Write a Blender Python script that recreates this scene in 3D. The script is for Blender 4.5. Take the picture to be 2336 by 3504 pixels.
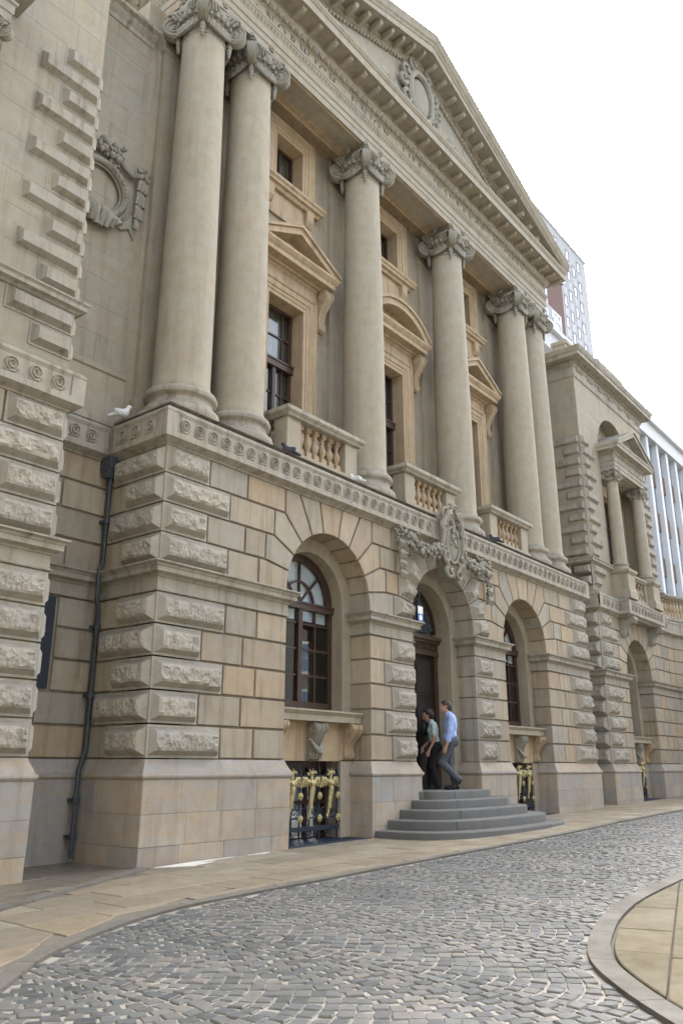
import bpy, bmesh, math, random
import numpy as np
from mathutils import Vector, Matrix, Quaternion
R = math.radians
rnd = random.Random(7)
for o in list(bpy.data.objects): bpy.data.objects.remove(o)
scn = bpy.context.scene
col = scn.collection
# ---------------------------------------------------------------- camera
cd = bpy.data.cameras.new('camera'); cam = bpy.data.objects.new('camera', cd); col.objects.link(cam)
scn.camera = cam
cd.sensor_fit = 'HORIZONTAL'; cd.sensor_width = 36.0; cd.lens = 36.0*2774.97/2336; cd.clip_end = 4000; cd.clip_start = .05
CP, CY, CR = R(17.4533), R(51.4111), R(.0787)
cam.location = (-6.816, -8.6, 1.21)
_f = Vector((math.sin(CY)*math.cos(CP), math.cos(CY)*math.cos(CP), math.sin(CP)))
_r = Vector((math.cos(CY), -math.sin(CY), 0)); _u = _r.cross(_f)
_r2 = _r*math.cos(CR)+_u*math.sin(CR); _u2 = -_r*math.sin(CR)+_u*math.cos(CR)
cam.rotation_euler = Matrix((_r2, _u2, -_f)).transposed().to_euler()
# ---------------------------------------------------------------- sky, sun, exposure
SUN_EL, SUN_AZ = R(40.3), R(61.5)          # azimuth from +Y towards +X
w = bpy.data.worlds.new('World'); scn.world = w; w.use_nodes = True
nt = w.node_tree; nt.nodes.clear()
sk = nt.nodes.new('ShaderNodeTexSky'); sk.sky_type = 'NISHITA'; sk.sun_disc = False
sk.sun_elevation = SUN_EL; sk.sun_rotation = SUN_AZ; sk.air_density = 1.0; sk.dust_density = 6.0; sk.ozone_density = 1.0
hs = nt.nodes.new('ShaderNodeHueSaturation'); hs.inputs['Saturation'].default_value = .45
bg = nt.nodes.new('ShaderNodeBackground'); bg.inputs[1].default_value = .15
wo = nt.nodes.new('ShaderNodeOutputWorld')
nt.links.new(sk.outputs[0], hs.inputs['Color']); nt.links.new(hs.outputs[0], bg.inputs[0]); nt.links.new(bg.outputs[0], wo.inputs[0])
sl = bpy.data.lights.new('sun', 'SUN'); sl.energy = 3.6; sl.angle = R(.53); sl.color = (1, .95, .87)
so = bpy.data.objects.new('sun', sl); col.objects.link(so)
SD = Vector((math.sin(SUN_AZ)*math.cos(SUN_EL), math.cos(SUN_AZ)*math.cos(SUN_EL), math.sin(SUN_EL)))
so.rotation_euler = (-SD).to_track_quat('-Z', 'Y').to_euler(); so.location = SD*60
vs = scn.view_settings; vs.view_transform = 'Standard'; vs.look = 'None'; vs.gamma = 1; vs.exposure = 2.84; vs.use_curve_mapping = False
scn.render.engine = 'CYCLES'
scn.cycles.max_bounces = 8; scn.cycles.diffuse_bounces = 4; scn.cycles.transparent_max_bounces = 10
# ---------------------------------------------------------------- materials
class NT:
    def __init__(s, name):
        s.m = bpy.data.materials.new(name); s.m.use_nodes = True; s.t = s.m.node_tree
        s.p = s.t.nodes['Principled BSDF']
        s.geo = s.n('ShaderNodeNewGeometry'); s.oi = s.n('ShaderNodeObjectInfo')
    def n(s, k, **kw):
        x = s.t.nodes.new(k)
        for a, b in kw.items(): setattr(x, a, b)
        return x
    def put(s, inp, v):
        if hasattr(v, 'links') or isinstance(v, bpy.types.NodeSocket): s.t.links.new(v, inp)
        elif isinstance(v, (tuple, list)) and len(v) == 3 and inp.type == 'RGBA': inp.default_value = (*v, 1)
        else: inp.default_value = v
    def pos(s, scale=(1, 1, 1), off=None):
        mp = s.n('ShaderNodeMapping'); s.t.links.new(s.geo.outputs['Position'], mp.inputs['Vector'])
        mp.inputs['Scale'].default_value = scale
        if off is not None: s.t.links.new(off, mp.inputs['Location'])
        return mp.outputs[0]
    def noise(s, scale, detail=5, rough=.6, vec=None, dist=0):
        x = s.n('ShaderNodeTexNoise'); x.inputs['Scale'].default_value = scale; x.inputs['Detail'].default_value = detail
        x.inputs['Roughness'].default_value = rough; x.inputs['Distortion'].default_value = dist
        s.t.links.new(vec if vec is not None else s.geo.outputs['Position'], x.inputs['Vector']); return x.outputs['Fac']
    def ramp(s, fac, stops):
        x = s.n('ShaderNodeValToRGB'); e = x.color_ramp.elements
        while len(e) > 1: e.remove(e[-1])
        for i, (p, c) in enumerate(stops):
            k = e[0] if i == 0 else e.new(p)
            k.position = p; k.color = (*c, 1) if isinstance(c, tuple) else (c, c, c, 1)
        s.t.links.new(fac, x.inputs[0]); return x.outputs[0]
    def mix(s, fac, a, b, mode='MIX'):
        x = s.n('ShaderNodeMix', data_type='RGBA', blend_type=mode)
        s.put(x.inputs[0], fac); s.put(x.inputs[6], a); s.put(x.inputs[7], b); return x.outputs[2]
    def math(s, op, a, b=0., clamp=False):
        x = s.n('ShaderNodeMath', operation=op, use_clamp=clamp); s.put(x.inputs[0], a); s.put(x.inputs[1], b); return x.outputs[0]
    def mapr(s, v, a, b, c, d):
        x = s.n('ShaderNodeMapRange'); s.put(x.inputs[0], v)
        for i, q in enumerate((a, b, c, d)): x.inputs[i+1].default_value = q
        return x.outputs[0]
    def bump(s, h, strength=.3, dist=.01, nrm=None):
        x = s.n('ShaderNodeBump'); x.inputs['Strength'].default_value = strength; x.inputs['Distance'].default_value = dist
        s.put(x.inputs['Height'], h)
        if nrm is not None: s.t.links.new(nrm, x.inputs['Normal'])
        return x.outputs[0]
    def done(s, color, rough=.8, nrm=None, **kw):
        s.put(s.p.inputs['Base Color'], color); s.put(s.p.inputs['Roughness'], rough)
        if nrm is not None: s.t.links.new(nrm, s.p.inputs['Normal'])
        for k, v in kw.items(): s.put(s.p.inputs[k.replace('_', ' ')], v)
        return s.m
def stone_mat(name, tones, grey=(.30, .285, .25), greyamt=.35, var=.25, streak=.3, rough_bump=.25, green=0., hband=0., grain=90, topgrime=.55):
    """weathered sandstone: per-block tone, blotches, run-off streaks, soot on upward faces, fine grain"""
    s = NT(name)
    rn = s.math('FRACT', s.math('ADD', s.oi.outputs['Random'], s.geo.outputs['Random Per Island']))
    c = s.ramp(rn, [(i/(len(tones)-1), t) for i, t in enumerate(tones)])
    big = s.noise(.9, 4, .6)
    c = s.mix(s.mapr(big, .35, .7, 0, greyamt), c, grey)
    blot = s.noise(4.5, 6, .65)
    c = s.mix(s.mapr(blot, .38, .68, 0, .75), c, s.mix(1, c, (.87, .81, .72), 'MULTIPLY'))
    st = s.noise(3.0, 6, .7, vec=s.pos((2.2, 2.2, .18)))
    c = s.mix(s.mapr(st, .50, .68, 0, min(1, streak*1.7)), c, s.mix(1, c, (.50, .475, .44), 'MULTIPLY'))
    pt = s.noise(26, 4, .7); c = s.mix(s.mapr(pt, .60, .72, 0, .45), c, s.mix(1, c, (.5, .46, .42), 'MULTIPLY'))
    if hband:
        hb = s.noise(5.0, 4, .6, vec=s.pos((.35, .35, 4.2)), dist=.6)
        c = s.mix(s.mapr(hb, .4, .7, 0, hband), c, s.mix(1, c, (1.12, .98, .82), 'MULTIPLY'))
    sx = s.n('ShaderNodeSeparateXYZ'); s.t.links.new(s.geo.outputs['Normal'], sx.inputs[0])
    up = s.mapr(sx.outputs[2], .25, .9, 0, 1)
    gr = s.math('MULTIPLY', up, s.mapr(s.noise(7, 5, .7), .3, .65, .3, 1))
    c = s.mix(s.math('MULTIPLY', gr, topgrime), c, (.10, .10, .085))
    if green:
        g = s.math('MULTIPLY', s.mapr(s.noise(2.2, 5, .7), .5, .68, 0, 1), green)
        c = s.mix(g, c, (.085, .10, .055))
    sp = s.noise(grain, 3, .8)
    c = s.mix(.22, c, s.mapr(sp, .3, .7, .35, 1.05), 'MULTIPLY')
    h = s.math('ADD', s.math('MULTIPLY', s.noise(22, 6, .7), .7), s.math('MULTIPLY', sp, .3))
    return s.done(c, .86, s.bump(h, rough_bump, .012))
T_ASH = [(0.429, 0.334, 0.217), (0.332, 0.299, 0.231), (0.460, 0.389, 0.281), (0.301, 0.284, 0.241), (0.409, 0.324, 0.222), (0.358, 0.299, 0.212), (0.337, 0.324, 0.281), (0.439, 0.364, 0.246), (0.317, 0.274, 0.207)]
M = {}
M['ashlar'] = stone_mat('sandstone_ashlar', T_ASH, greyamt=.4, streak=.42, hband=.5)
M['core'] = stone_mat('sandstone_joint', [(0.244, 0.200, 0.140), (0.221, 0.189, 0.142)], rough_bump=.2)
M['smooth'] = stone_mat('sandstone_smooth', [(0.372, 0.328, 0.242), (0.357, 0.315, 0.234), (0.380, 0.333, 0.246)], greyamt=.45, streak=.25, hband=.3)
M['column'] = stone_mat('sandstone_column', [(0.361, 0.332, 0.259), (0.368, 0.337, 0.261)], greyamt=.3, streak=.15, hband=.6)
M['rock'] = stone_mat('rockfaced_sandstone', [(0.426, 0.395, 0.327), (0.393, 0.370, 0.314), (0.450, 0.410, 0.333), (0.383, 0.360, 0.308)], grey=(0.286, 0.274, 0.241), greyamt=.5, streak=.3, rough_bump=.8, grain=60)
M['trim'] = stone_mat('weathered_trim', [(0.396, 0.360, 0.289), (0.377, 0.345, 0.283)], grey=(0.266, 0.251, 0.214), greyamt=.5, streak=.55, green=.06, topgrime=.85)
M['carve'] = stone_mat('carved_stone', [(0.321, 0.303, 0.245), (0.304, 0.287, 0.230)], grey=(0.205, 0.200, 0.169), greyamt=.5, streak=.3, rough_bump=.3)
M['warm'] = stone_mat('warm_sandstone', [(.455, .35, .22), (.43, .335, .22)], grey=(.34, .29, .215), greyamt=.4, streak=.4, hband=.3)
M['upquoin'] = stone_mat('tooled_quoin', [(0.362, 0.330, 0.268), (0.338, 0.310, 0.256), (0.375, 0.335, 0.265)], grey=(0.257, 0.244, 0.209), greyamt=.5, streak=.55, topgrime=.7)
M['plinth'] = stone_mat('plinth_stone', [(.40, .365, .315), (.46, .385, .29), (.335, .34, .335), (.42, .365, .30), (.345, .335, .31), (.465, .41, .33), (.385, .32, .255), (.36, .355, .345)], grey=(.31, .315, .31), greyamt=.6, streak=.22, rough_bump=.3, hband=1.0)
M['upper'] = stone_mat('upper_wall_stone', [(0.336, 0.308, 0.241), (0.355, 0.319, 0.241), (0.326, 0.304, 0.245), (0.339, 0.301, 0.226)], greyamt=.35, streak=.25, hband=.45)
M['step'] = stone_mat('granite_step', [(.155, .157, .152), (.14, .142, .138), (.17, .17, .165)], grey=(.13, .14, .14), greyamt=.4, streak=.1, topgrime=.25, rough_bump=.2, grain=160)
M['letter'] = stone_mat('cut_letter', [(.085, .065, .05), (.085, .065, .05)], rough_bump=.1)
def simple(name, c, rough=.6, var=.12, scale=14, bump=.1, metallic=0., spec=.5, c2=None):
    s = NT(name); n = s.noise(scale, 5, .65)
    cc = s.mix(s.mapr(n, .3, .7, 0, 1), tuple(v*(1-var) for v in c), c2 or tuple(min(1, v*(1+var)) for v in c))
    return s.done(cc, s.mapr(n, .3, .7, rough*.85, min(1, rough*1.12)), s.bump(n, bump, .004), Metallic=metallic, Specular_IOR_Level=spec)
M['wood'] = simple('varnished_wood', (.052, .027, .018), .42, .35, 20, .15)
M['darkwood'] = simple('dark_door_wood', (.010, .005, .004), .6, .35, 16, .15)
M['iron'] = simple('blue_black_iron', (.012, .02, .036), .45, .3, 30, .15)
M['pipe'] = simple('painted_pipe', (.05, .06, .065), .6, .4, 18, .2)
M['gold'] = simple('gilt_metal', (.45, .385, .19), .5, .5, 26, .3, metallic=.35)
M['grate'] = simple('grating_iron', (.02, .035, .06), .5, .3, 30, .1)
M['scrolliron'] = simple('worn_scroll_iron', (.055, .065, .08), .5, .4, 30, .2)
M['white'] = simple('white_paint', (.78, .77, .74), .7, .05, 9, .05)
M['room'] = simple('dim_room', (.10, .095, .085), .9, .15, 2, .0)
M['curtain'] = simple('curtain_cloth', (.72, .72, .70), .9, .08, 5, .1)
M['concrete'] = simple('pale_concrete', (.33, .335, .34), .85, .06, .6, .05)
M['whitefin'] = simple('white_concrete_fin', (.55, .55, .54), .85, .05, .6, .05)
M['panelbrown'] = simple('brown_panel', (.13, .085, .065), .7, .15, 3, .05)
M['darkstone'] = simple('low_bounce_stone', (.085, .082, .07), .95, .2, 1.5, .1)  # dark tone for the added unseen blocks, so they bounce little light
M['brick'] = None
def brick_mat():
    s = NT('red_brick'); b = s.n('ShaderNodeTexBrick'); s.t.links.new(s.pos((1, 1, 1)), b.inputs['Vector'])
    mp = s.n('ShaderNodeMapping'); mp.inputs['Rotation'].default_value = (R(90), 0, 0); s.t.links.new(s.geo.outputs['Position'], mp.inputs['Vector'])
    s.t.links.new(mp.outputs[0], b.inputs['Vector']); b.inputs['Scale'].default_value = 1.2
    b.inputs['Color1'].default_value = (.11, .042, .03, 1); b.inputs['Color2'].default_value = (.085, .036, .026, 1); b.inputs['Mortar'].default_value = (.2, .17, .15, 1)
    return s.done(b.outputs['Color'], .9)
M['brick'] = brick_mat()
def glass_mat(name, tint=(.86, .90, .92), refl=.5):
    s = NT(name); s.t.nodes.remove(s.p)
    tr = s.n('ShaderNodeBsdfTransparent'); tr.inputs[0].default_value = (*tint, 1)
    gl = s.n('ShaderNodeBsdfGlossy'); gl.inputs['Roughness'].default_value = .03
    gl.inputs['Color'].default_value = (.95, .97, 1, 1)
    dt = s.n('ShaderNodeVectorMath', operation='DOT_PRODUCT'); s.t.links.new(s.geo.outputs['Normal'], dt.inputs[0]); s.t.links.new(s.geo.outputs['Incoming'], dt.inputs[1])
    om = s.math('SUBTRACT', 1.0, s.math('ABSOLUTE', dt.outputs['Value'])); sch = s.math('ADD', .05, s.math('MULTIPLY', .95, s.math('POWER', om, 5.0)))
    s.t.links.new(s.bump(s.noise(1.3, 2, .5), .05, .02), gl.inputs['Normal'])
    mx = s.n('ShaderNodeMixShader'); s.t.links.new(s.math('MULTIPLY', sch, refl*2, clamp=True), mx.inputs[0])
    s.t.links.new(tr.outputs[0], mx.inputs[1]); s.t.links.new(gl.outputs[0], mx.inputs[2])
    s.t.links.new(mx.outputs[0], s.t.nodes['Material Output'].inputs[0]); return s.m
M['glass'] = glass_mat('window_glass')
M['farglass'] = simple('far_window_glass', (.13, .19, .28), .08, .2, .3, 0., spec=1.0)
# ---------------------------------------------------------------- mesh helpers
class MB:
    def __init__(s): s.v = []; s.f = []; s.m = []
    def add(s, vs, fs, mi=0):
        k = len(s.v); s.v += [tuple(p) for p in vs]; s.f += [[i+k for i in f] for f in fs]; s.m += [mi]*len(fs)
    def box(s, x0, x1, y0, y1, z0, z1, mi=0):
        s.add([(x, y, z) for z in (z0, z1) for y in (y0, y1) for x in (x0, x1)],
              [(0, 2, 3, 1), (4, 5, 7, 6), (0, 1, 5, 4), (2, 6, 7, 3), (0, 4, 6, 2), (1, 3, 7, 5)], mi)
    def cbox(s, x0, x1, y0, y1, z0, z1, c=.01, mi=0):      # box with a chamfered front (y0) face
        a = [(x0, z0), (x1, z0), (x1, z1), (x0, z1)]
        b = [(x0+c, z0+c), (x1-c, z0+c), (x1-c, z1-c), (x0+c, z1-c)]
        s.add([(x, y1, z) for x, z in a]+[(x, y0+c, z) for x, z in a]+[(x, y0, z) for x, z in b],
              [(3, 2, 1, 0), (8, 9, 10, 11)]+[(i, (i+1) % 4, (i+1) % 4+4, i+4) for i in range(4)]+[(i+4, (i+1) % 4+4, (i+1) % 4+8, i+8) for i in range(4)], mi)
    def prism(s, poly, y0, y1, c=0., mi=0):                # polygon in xz (counter-clockwise seen from -y), front y0
        n = len(poly); vs = [(x, y1, z) for x, z in poly]; fs = [list(range(n))[::-1]]
        if c:
            q = inset(poly, c); vs += [(x, y0+c, z) for x, z in poly]+[(x, y0, z) for x, z in q]
            fs += [(i, (i+1) % n, (i+1) % n+n, i+n) for i in range(n)]+[(i+n, (i+1) % n+n, (i+1) % n+2*n, i+2*n) for i in range(n)]+[list(range(2*n, 3*n))]
        else:
            vs += [(x, y0, z) for x, z in poly]
            fs += [(i, (i+1) % n, (i+1) % n+n, i+n) for i in range(n)]+[list(range(n, 2*n))]
        s.add(vs, fs, mi)
    def prism_x(s, poly, x0, x1, mi=0):                    # polygon in yz
        n = len(poly); vs = [(x0, y, z) for y, z in poly]+[(x1, y, z) for y, z in poly]
        s.add(vs, [list(range(n))[::-1], list(range(n, 2*n))]+[(i, (i+1) % n, (i+1) % n+n, i+n) for i in range(n)], mi)
    def prism_z(s, poly, z0, z1, mi=0, sx=0.):             # polygon in xy; sx: ground slope added to z
        n = len(poly); vs = [(x, y, z0+sx*x) for x, y in poly]+[(x, y, z1+sx*x) for x, y in poly]
        s.add(vs, [list(range(n))[::-1], list(range(n, 2*n))]+[(i, (i+1) % n, (i+1) % n+n, i+n) for i in range(n)], mi)
    def lathe(s, prof, c=(0, 0, 0), n=24, a0=0., a1=360., mi=0, axis='z', sq=False):
        full = abs(a1-a0) >= 360; m = n if full else n+1; vs = []; fs = []
        for r, z in prof:
            for i in range(m):
                a = R(a0+(a1-a0)*i/n); p = (r*math.cos(a), r*math.sin(a), z)
                if axis == 'y': p = (p[0], p[2], p[1])
                elif axis == 'x': p = (p[2], p[0], p[1])
                vs.append((c[0]+p[0], c[1]+p[1], c[2]+p[2]))
        for j in range(len(prof)-1):
            for i in range(n if full else n):
                i2 = (i+1) % m
                fs.append((j*m+i, j*m+i2, (j+1)*m+i2, (j+1)*m+i))
        if full: fs += [list(range(m))[::-1], list(range((len(prof)-1)*m, len(prof)*m))]
        s.add(vs, fs, mi)
    def tube(s, pts, r, n=8, mi=0, caps=True):
        pts = [Vector(p) for p in pts]; rs = r if isinstance(r, (list, tuple)) else [r]*len(pts); vs = []; fs = []
        up = None
        for i, p in enumerate(pts):
            d = (pts[min(i+1, len(pts)-1)]-pts[max(i-1, 0)]).normalized()
            if up is None: up = Vector((0, 0, 1)) if abs(d.z) < .9 else Vector((0, 1, 0))
            a = d.cross(up).normalized(); up = a.cross(d).normalized()
            vs += [p+a*rs[i]*math.cos(2*math.pi*k/n)+up*rs[i]*math.sin(2*math.pi*k/n) for k in range(n)]
        for i in range(len(pts)-1): fs += [(i*n+k, i*n+(k+1) % n, (i+1)*n+(k+1) % n, (i+1)*n+k) for k in range(n)]
        if caps: fs += [list(range(n))[::-1], list(range((len(pts)-1)*n, len(pts)*n))]
        s.add(vs, fs, mi)
    def sphere(s, c, r, n=8, m=6, sc=(1, 1, 1), mi=0):
        s.lathe([(r*math.sin(math.pi*(j+.02)/(m+.04)), -r*math.cos(math.pi*(j+.02)/(m+.04))) for j in range(m+1)], (0, 0, 0), n, mi=mi)
        k = n*(m+1)
        for i in range(len(s.v)-k, len(s.v)): p = s.v[i]; s.v[i] = (c[0]+p[0]*sc[0], c[1]+p[1]*sc[1], c[2]+p[2]*sc[2])
    def sweep(s, path, prof, closed=False, mi=0):          # closed profile (offset, z) swept along an xy path; outward = right of travel
        P = [Vector(p) for p in path]; n = len(P); k = len(prof); vs = []; fs = []
        for i in range(n):
            d0 = (P[i]-P[i-1]) if (i or closed) else None; d1 = (P[(i+1) % n]-P[i]) if (i < n-1 or closed) else None
            n0 = Vector((d0.y, -d0.x)).normalized() if d0 is not None else None
            n1 = Vector((d1.y, -d1.x)).normalized() if d1 is not None else None
            if n0 is None: m = n1
            elif n1 is None: m = n0
            else: m = (n0+n1)/max(.15, 1+n0.dot(n1))
            vs += [(P[i].x+m.x*o, P[i].y+m.y*o, z) for o, z in prof]
        for i in range(n if closed else n-1):
            j = (i+1) % n
            fs += [(i*k+a, j*k+a, j*k+(a+1) % k, i*k+(a+1) % k) for a in range(k)]
        if not closed: fs += [list(range(k)), list(range((n-1)*k, n*k))[::-1]]
        s.add(vs, fs, mi)
    def xf(s, fn, start=0):
        for i in range(start, len(s.v)): s.v[i] = tuple(fn(s.v[i]))
    def mesh(s, name, mats, smooth=False, recalc=True):
        me = bpy.data.meshes.new(name); me.from_pydata(s.v, [], s.f)
        for m in (mats if isinstance(mats, (list, tuple)) else [mats]): me.materials.append(M[m] if isinstance(m, str) else m)
        if any(s.m): me.polygons.foreach_set('material_index', s.m)
        if recalc:
            b = bmesh.new(); b.from_mesh(me); bmesh.ops.recalc_face_normals(b, faces=b.faces); b.to_mesh(me); b.free()
        if smooth:
            me.polygons.foreach_set('use_smooth', [True]*len(me.polygons))
            if smooth != 1: me.set_sharp_from_angle(angle=R(smooth))
        me.update(); return me
    def build(s, name, mats, parent=None, smooth=False, loc=None, rot=None):
        return obj(name, s.mesh(name, mats, smooth), parent, loc, rot)
def obj(name, me, parent=None, loc=None, rot=None, scale=None):
    o = bpy.data.objects.new(name, me); col.objects.link(o)
    if parent is not None: o.parent = parent
    if loc is not None: o.location = loc
    if rot is not None: o.rotation_euler = rot
    if scale is not None: o.scale = scale
    return o
def tag(o, label=None, cat=None, group=None, kind=None):
    for k, v in (('label', label), ('category', cat), ('group', group), ('kind', kind)):
        if v: o[k] = v
    return o
def thing(name, label, cat, loc=(0, 0, 0), group=None):
    return tag(obj(name, None, None, loc), label, cat, group)
def inset(poly, d):
    n = len(poly); out = []
    for i in range(n):
        p = Vector(poly[i]); a = (p-Vector(poly[i-1])); b = (Vector(poly[(i+1) % n])-p)
        if a.length < 1e-9: a = b
        a.normalize(); b.normalize(); na = Vector((-a.y, a.x)); nb = Vector((-b.y, b.x))
        m = (na+nb)/max(.3, 1+na.dot(nb)); out.append((p.x+m.x*d, p.y+m.y*d))
    return out
def ccw(poly):
    a = sum(poly[i-1][0]*poly[i][1]-poly[i][0]*poly[i-1][1] for i in range(len(poly)))
    return poly if a > 0 else poly[::-1]
def arc(cx, cz, r, a0, a1, n): return [(cx+r*math.cos(R(a0+(a1-a0)*i/n)), cz+r*math.sin(R(a0+(a1-a0)*i/n))) for i in range(n+1)]
_cache = {}
def cached(key, fn):
    if key not in _cache: _cache[key] = fn()
    return _cache[key]
# smooth signed-distance sculpting (carved ornament, figures, birds)
def sdf_mesh(name, fn, lo, hi, h, mats, groups=None, warp=None):
    lo = np.array(lo, float); hi = np.array(hi, float); N = np.ceil((hi-lo)/h).astype(int)+1
    ax = [lo[i]+h*np.arange(N[i]) for i in range(3)]
    G = np.stack(np.meshgrid(*ax, indexing='ij'), -1).reshape(-1, 3)
    D = fn(G).reshape(N)
    cn = N-1; acc = np.zeros((*cn, 3)); cnt = np.zeros(cn)
    cor = [(i, j, k) for i in (0, 1) for j in (0, 1) for k in (0, 1)]
    sl_ = lambda c: D[c[0]:c[0]+cn[0], c[1]:c[1]+cn[1], c[2]:c[2]+cn[2]]
    for a in cor:
        for ax_ in range(3):
            if a[ax_]: continue
            b = list(a); b[ax_] = 1; d0 = sl_(a); d1 = sl_(b); m = (d0 < 0) != (d1 < 0)
            t = np.where(m, d0/np.where(m, d0-d1, 1), 0)
            for q in range(3): acc[..., q] += m*(a[q]+(t if q == ax_ else 0))
            cnt += m
    on = cnt > 0; idx = -np.ones(cn, int); idx[on] = np.arange(on.sum())
    base = np.stack(np.meshgrid(*[np.arange(c) for c in cn], indexing='ij'), -1)
    V = lo+h*(base[on]+acc[on]/cnt[on][:, None]); F = []
    for ax_ in range(3):
        u, v = (ax_+1) % 3, (ax_+2) % 3
        sh = [slice(1, -1)]*3; sh[ax_] = slice(0, cn[ax_])
        A = D[tuple(sh)]; sh2 = list(sh); sh2[ax_] = slice(1, cn[ax_]+1); B = D[tuple(sh2)]
        m = (A < 0) != (B < 0); I = np.argwhere(m)
        if not len(I): continue
        I = I+np.array([0 if k == ax_ else 1 for k in range(3)])
        def g(du, dv):
            J = I.copy(); J[:, u] -= du; J[:, v] -= dv; return idx[J[:, 0], J[:, 1], J[:, 2]]
        q = np.stack([g(1, 1), g(0, 1), g(0, 0), g(1, 0)], 1); fl = (A < 0)[m]
        q[~fl] = q[~fl][:, ::-1]; F.append(q)
    F = np.concatenate(F); F = F[(F >= 0).all(1)]
    me = bpy.data.meshes.new(name)
    for m in (mats if isinstance(mats, (list, tuple)) else [mats]): me.materials.append(M[m] if isinstance(m, str) else m)
    cen = V[F].mean(1)
    VV = warp(V) if warp else V
    me.from_pydata(VV.tolist(), [], F.tolist())
    if groups is not None: me.polygons.foreach_set('material_index', np.argmin(np.stack([g(cen) for g in groups]), 0).astype(int).tolist())
    me.polygons.foreach_set('use_smooth', [True]*len(F)); me.update(); return me
def s_cap(a, b, ra, rb=None):
    a = np.array(a, float); b = np.array(b, float); rb = ra if rb is None else rb; d = b-a; L = max(1e-9, d@d)
    def f(P):
        t = np.clip(((P-a)@d)/L, 0, 1); return np.linalg.norm(P-a-t[:, None]*d, axis=1)-(ra+(rb-ra)*t)
    return f
def s_ell(c, r, rot=None):
    c = np.array(c, float); r = np.array(r, float); m = np.array(rot.to_matrix()) if rot is not None else None
    def f(P):
        q = P-c
        if m is not None: q = q@m
        k0 = np.linalg.norm(q/r, axis=1); k1 = np.linalg.norm(q/(r*r), axis=1); return k0*(k0-1)/np.maximum(k1, 1e-9)
    return f
def s_un(fs, k=.02):
    def f(P):
        d = fs[0](P)
        for g in fs[1:]:
            e = g(P); h = np.clip(.5+.5*(e-d)/k, 0, 1); d = e*(1-h)+d*h-k*h*(1-h)
        return d
    return f
# ================================================================ THE SETTING: ground, road, pavement
SLOPE = .0125; GROT = (0, -math.atan(SLOPE), 0)
def gz(x): return SLOPE*x
KERB = [(-16, -11.5), (-9, -7.2), (-6.2, -5.3), (-4.6, -4.25), (-3.86, -3.72), (-3.25, -3.2), (-2.4, -2.76), (-1.5, -2.48), (-.6, -2.42), (.5, -2.4), (2, -2.36), (4, -2.33), (6, -2.3), (8.4, -2.2), (11, -2.05), (15, -1.94), (19, -2.0), (21.5, -2.6), (23.2, -3.8), (24.2, -5.5), (24.6, -8), (24.6, -14)]
ISL = [(16, -7.6), (13, -6.5), (9, -5.75), (6, -5.45), (3.42, -5.39), (2.44, -5.42), (1.27, -5.50), (.33, -5.66), (-.45, -5.88), (-.87, -6.03), (-1.26, -6.22), (-1.62, -6.48), (-2.02, -6.83), (-2.4, -7.25), (-2.75, -7.9), (-2.9, -8.8), (-2.7, -10), (-2, -11.5), (0, -13.2), (4, -14.5), (9, -14.8), (14, -13.5), (17, -11.4), (17.4, -9.3)]
def ground_mat():
    s = NT('street_asphalt'); n = s.noise(.3, 6, .6); return s.done(s.ramp(n, [(.3, (.045, .045, .045)), (.7, (.065, .064, .06))]), .9)
m = MB(); m.add([(-900, -900, -11.6), (900, -900, 10.9), (900, 900, 10.9), (-900, 900, -11.6)], [(0, 1, 2, 3)])
g = obj('ground', m.mesh('ground', ground_mat(), recalc=False)); tag(g, kind='structure')
def spline(pts, per=6):
    out = []
    for i in range(len(pts)-1):
        p0 = Vector(pts[max(i-1, 0)]); p1 = Vector(pts[i]); p2 = Vector(pts[i+1]); p3 = Vector(pts[min(i+2, len(pts)-1)])
        for k in range(per):
            t = k/per
            out.append(tuple(.5*((2*p1)+(p2-p0)*t+(2*p0-5*p1+4*p2-p3)*t*t+(3*p1-p0-3*p2+p3)*t**3)))
    return out+[tuple(pts[-1])]
KS = spline(KERB, 5); IS = spline(ISL+[ISL[0]], 5)[:-1]
def inside(p, poly):
    x, y = p; c = False; j = len(poly)-1
    for i in range(len(poly)):
        if (poly[i][1] > y) != (poly[j][1] > y) and x < (poly[j][0]-poly[i][0])*(y-poly[i][1])/(poly[j][1]-poly[i][1])+poly[i][0]: c = not c
        j = i
    return c
def offset_line(line, d, closed=False):
    out = []; n = len(line)
    for i in range(n):
        a = Vector(line[i-1] if (i or closed) else line[0]); b = Vector(line[(i+1) % n] if (i < n-1 or closed) else line[-1])
        t = (b-a).normalized(); out.append((line[i][0]-t.y*d, line[i][1]+t.x*d))
    return out
def mortar_mat():
    s = NT('road_mortar'); n = s.noise(9, 6, .7); f = s.noise(120, 3, .7)
    c = s.ramp(n, [(.3, (.22, .20, .165)), (.7, (.36, .335, .285))]); return s.done(c, .95, s.bump(s.math('ADD', n, f), .5, .01))
road_poly = KS+[(24.6, -15.5), (-16, -15.5)]
m = MB(); m.add([(x, y, gz(x)+.000) for x, y in road_poly], [list(range(len(road_poly)))])
road = obj('road', m.mesh('road', mortar_mat())); tag(road, kind='structure')
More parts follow.
